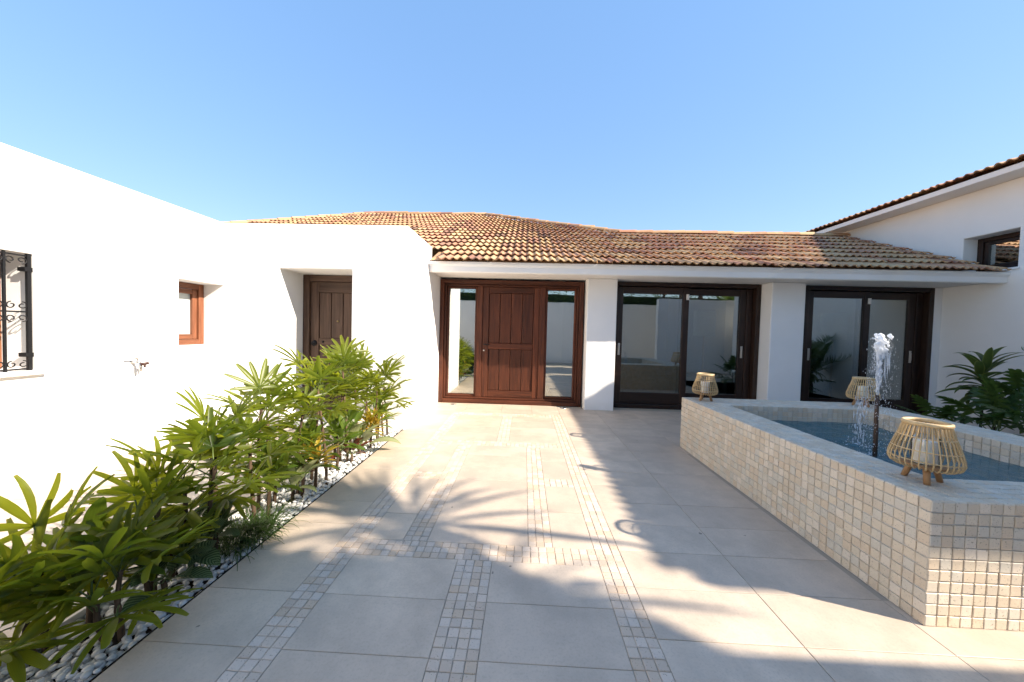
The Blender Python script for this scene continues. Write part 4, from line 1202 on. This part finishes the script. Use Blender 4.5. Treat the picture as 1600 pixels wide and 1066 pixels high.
def frond_mesh(seed, L=1.0, lw=.022, ll=.34, n=26, droop=1.0):
    rr = random.Random(seed)
    def fn(bm, uvl):
        pts = []; d = Vector((1, 0, .35)).normalized(); p = Vector((0, 0, 0)); N = 14
        for i in range(N+1):
            pts.append(p.copy()); p = p + d*L/N; d = (Matrix.Rotation(droop/N, 3, 'Y') @ d)
        tube(bm, pts, [.010*(1-.8*i/N)+.001 for i in range(N+1)], 5)
        for f in bm.faces: f.material_index = 1
        for k in range(n):
            t = .16+.84*k/(n-1); i = min(N-1, int(t*N)); pp = pts[i].lerp(pts[i+1], t*N-i); dd = (pts[i+1]-pts[i]).normalized()
            for sg in (-1, 1):
                d2 = dd*.75 + Vector((0, sg*1.0, .22))
                strap(bm, uvl, pp, d2, dd.cross(Vector((0, 1, 0)))*-1, ll*(math.sin(math.pi*(.15+.8*t))**.6)*rr.uniform(.85, 1.1), lw, rr.uniform(.4, 1.0), 4, .2, .05, .6, 0, .4)
    return leaf_mesh('frond', fn, [FROND, STEMG])
FRS = [frond_mesh(s, 1.05, .024, .36, 22, 1.0) for s in range(3)]
def palm(name, x, y, h, meshes, n, label, seed, el=(-15, 75), sc=(.9, 1.1), tr=.07, lname='frond', cat='palm', spread=.03, arch=0):
    rr = random.Random(seed)
    t = empty(name, (x, y, 0)); tag(t, label, cat)
    bm = bmesh.new(); tube(bm, [(x, y-arch, -.1), (x+.03, y-arch*.98, h*.35), (x-.02, y-arch*.9, h*.68), (x, y-arch*.62, h*.86), (x, y-arch*.25, h*.96), (x, y, h)], [tr*1.3, tr, tr*.9, tr*.85, tr*.8, tr*.8], 12); from_bm('trunk', bm, TRUNK, t, True)
    for k in range(n):
        q = (k+.5)/n
        M = Matrix.Translation((x+rr.uniform(-spread, spread), y+rr.uniform(-spread, spread), h-.08*(1-q))) @ Matrix.Rotation(k*2.4+rr.uniform(-.2, .2), 4, 'Z') @ Matrix.Rotation(-R(el[0]+(el[1]-el[0])*q+rr.uniform(-6, 6)), 4, 'Y') @ Matrix.Scale(rr.uniform(*sc), 4)
        put(lname, meshes[rr.randrange(len(meshes))], t, M)
    return t
palm('young_palm', 6.75, 4.05, .55, FRS, 9, 'young feather palm at the right edge by the white wall', 51, (5, 70), (.8, 1.0), .04)

# ================================================================== BEHIND THE CAMERA (reflected in the glass, casting the shade)
gwall = box_obj('garden_wall', (-9, 15, -2.95, -2.70, -.12, 2.62), WHITE, None, .012); tag(gwall, 'long white garden wall behind the courtyard, seen only as a reflection', 'wall')
gate = box_obj('gate_wall', (4.72, 11.5, -.16, .04, -.12, 2.60), WHITE, None, .012); tag(gate, 'white wall beside the right house that shades the near paving', 'wall')
bm = bmesh.new(); uvl = bm.loops.layers.uv.new('UVMap')
for k in range(9000):
    x = rnd.uniform(-9, 13); z = 2.45 + abs(rnd.gauss(0, .45)); y_ = -3.15+rnd.gauss(0, .22)
    a = rnd.uniform(0, 6.28)
    strap(bm, uvl, (x, y_, z), (math.cos(a), math.sin(a), rnd.uniform(-.3, .8)), (0, 0, 1), rnd.uniform(.10, .16), .06, .4, 2, .1, .05, .4)
hd = empty('hedge', (2, -3.15, 0)); tag(hd, 'clipped green hedge above the garden wall behind the courtyard', 'hedge')
o = from_bm('foliage', bm, HEDGE, hd, True, recalc=False); o['kind'] = 'stuff'
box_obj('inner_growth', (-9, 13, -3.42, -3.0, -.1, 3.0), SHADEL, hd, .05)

BIGD = []
def big_strap(seed):
    rr = random.Random(seed)
    return leaf_mesh('leaf', lambda bm, uvl: strap(bm, uvl, (0, 0, 0), (1, 0, .1), (0, 0, 1), rr.uniform(.75, 1.05), rr.uniform(.055, .085), rr.uniform(.2, .8), 8, .15, .03, .5, 0, .4), [DRAC])
BIGD = [big_strap(s) for s in range(5)]
def sun_back(gx, gy, z):            # the point at height z that the sun projects to (gx, gy) on the paving
    return (gx + SUN.x/SUN.z*z, gy + SUN.y/SUN.z*z)
for i, (gx, gy, z) in enumerate(((-.75, 2.26, 4.1), (-.12, 1.72, 4.4))):
    x, y_ = sun_back(gx, gy, z)
    palm('dracaena_tree', x, y_, z, BIGD, [52, 40][i], 'tall dracaena behind the camera throwing the spiky shadow, %s one' % ['left', 'right'][i], 61+i, (-25, 85), [(.9, 1.12), (.62, .8)][i], .06, 'leaf', 'tree', arch=1.7)
def leafy_tree(base, clumps, z, n, label, seed):
    rr = random.Random(seed); x, y = base
    t = empty('shade_tree', (x, y, 0)); tag(t, label, 'tree')
    P3 = [(*sun_back(gx, gy, z), z, r_) for gx, gy, r_ in clumps]
    bm = bmesh.new(); tube(bm, [(x, y, -.1), (x+.05, y, 1.5), (x-.03, y+.04, z-1.0), (x, y, z-.5)], [.12, .10, .08, .06], 10)
    for (cx, cy, cz, r_) in P3:
        tube(bm, [(x, y, z-.7), ((x+cx)/2, (y+cy)/2, z-.45), (cx, cy, cz)], [.04, .028, .01], 6)
    from_bm('trunk', bm, TRUNK, t, True)
    bm = bmesh.new(); uvl = bm.loops.layers.uv.new('UVMap')
    for k in range(n):
        cx, cy, cz, r_ = P3[rr.randrange(len(P3))]
        v = Vector((rr.gauss(0, 1), rr.gauss(0, 1), rr.gauss(0, 1))).normalized()*rr.random()**.45*r_
        p = Vector((cx, cy, cz)) + Vector((v.x, v.y, v.z*.7)); a = rr.uniform(0, 6.28)
        strap(bm, uvl, p, (math.cos(a), math.sin(a), rr.uniform(-.7, .5)), (0, 0, 1), rr.uniform(.12, .19), .075, .4, 2, .1, .05, .4)
    o = from_bm('crown', bm, HEDGE, t, True, recalc=False); o['kind'] = 'stuff'
leafy_tree((6.1, -1.3), [(-2.2, 1.5, .5), (-1.75, 1.55, .42), (-1.3, 1.42, .42), (-.85, 1.35, .45), (-2.1, 1.1, .5), (-1.6, .95, .5), (-1.0, .9, .5), (-1.55, .35, .6), (-.9, .3, .6), (-2.2, .5, .6)], 4.7, 17000, 'leafy shade tree behind the camera, left one', 81)
leafy_tree((7.0, -1.5), [(-.4, 1.35, .5), (.02, 1.30, .48), (.30, 1.18, .45), (-.3, .9, .5), (.2, .8, .5), (.62, .95, .42), (.95, .75, .5), (1.3, .6, .5), (-.2, .3, .6), (.5, .2, .6), (1.1, .1, .6)], 4.7, 18000, 'leafy shade tree behind the camera, right one', 82)
BF = [frond_mesh(70+s, 1.7, .04, .5, 26, 1.1) for s in range(3)]
palm('feather_palm', 8.6, -2.0, 2.2, BF, 14, 'feather palm behind the camera against the garden wall', 71, (-20, 70), (.85, 1.05), .09)
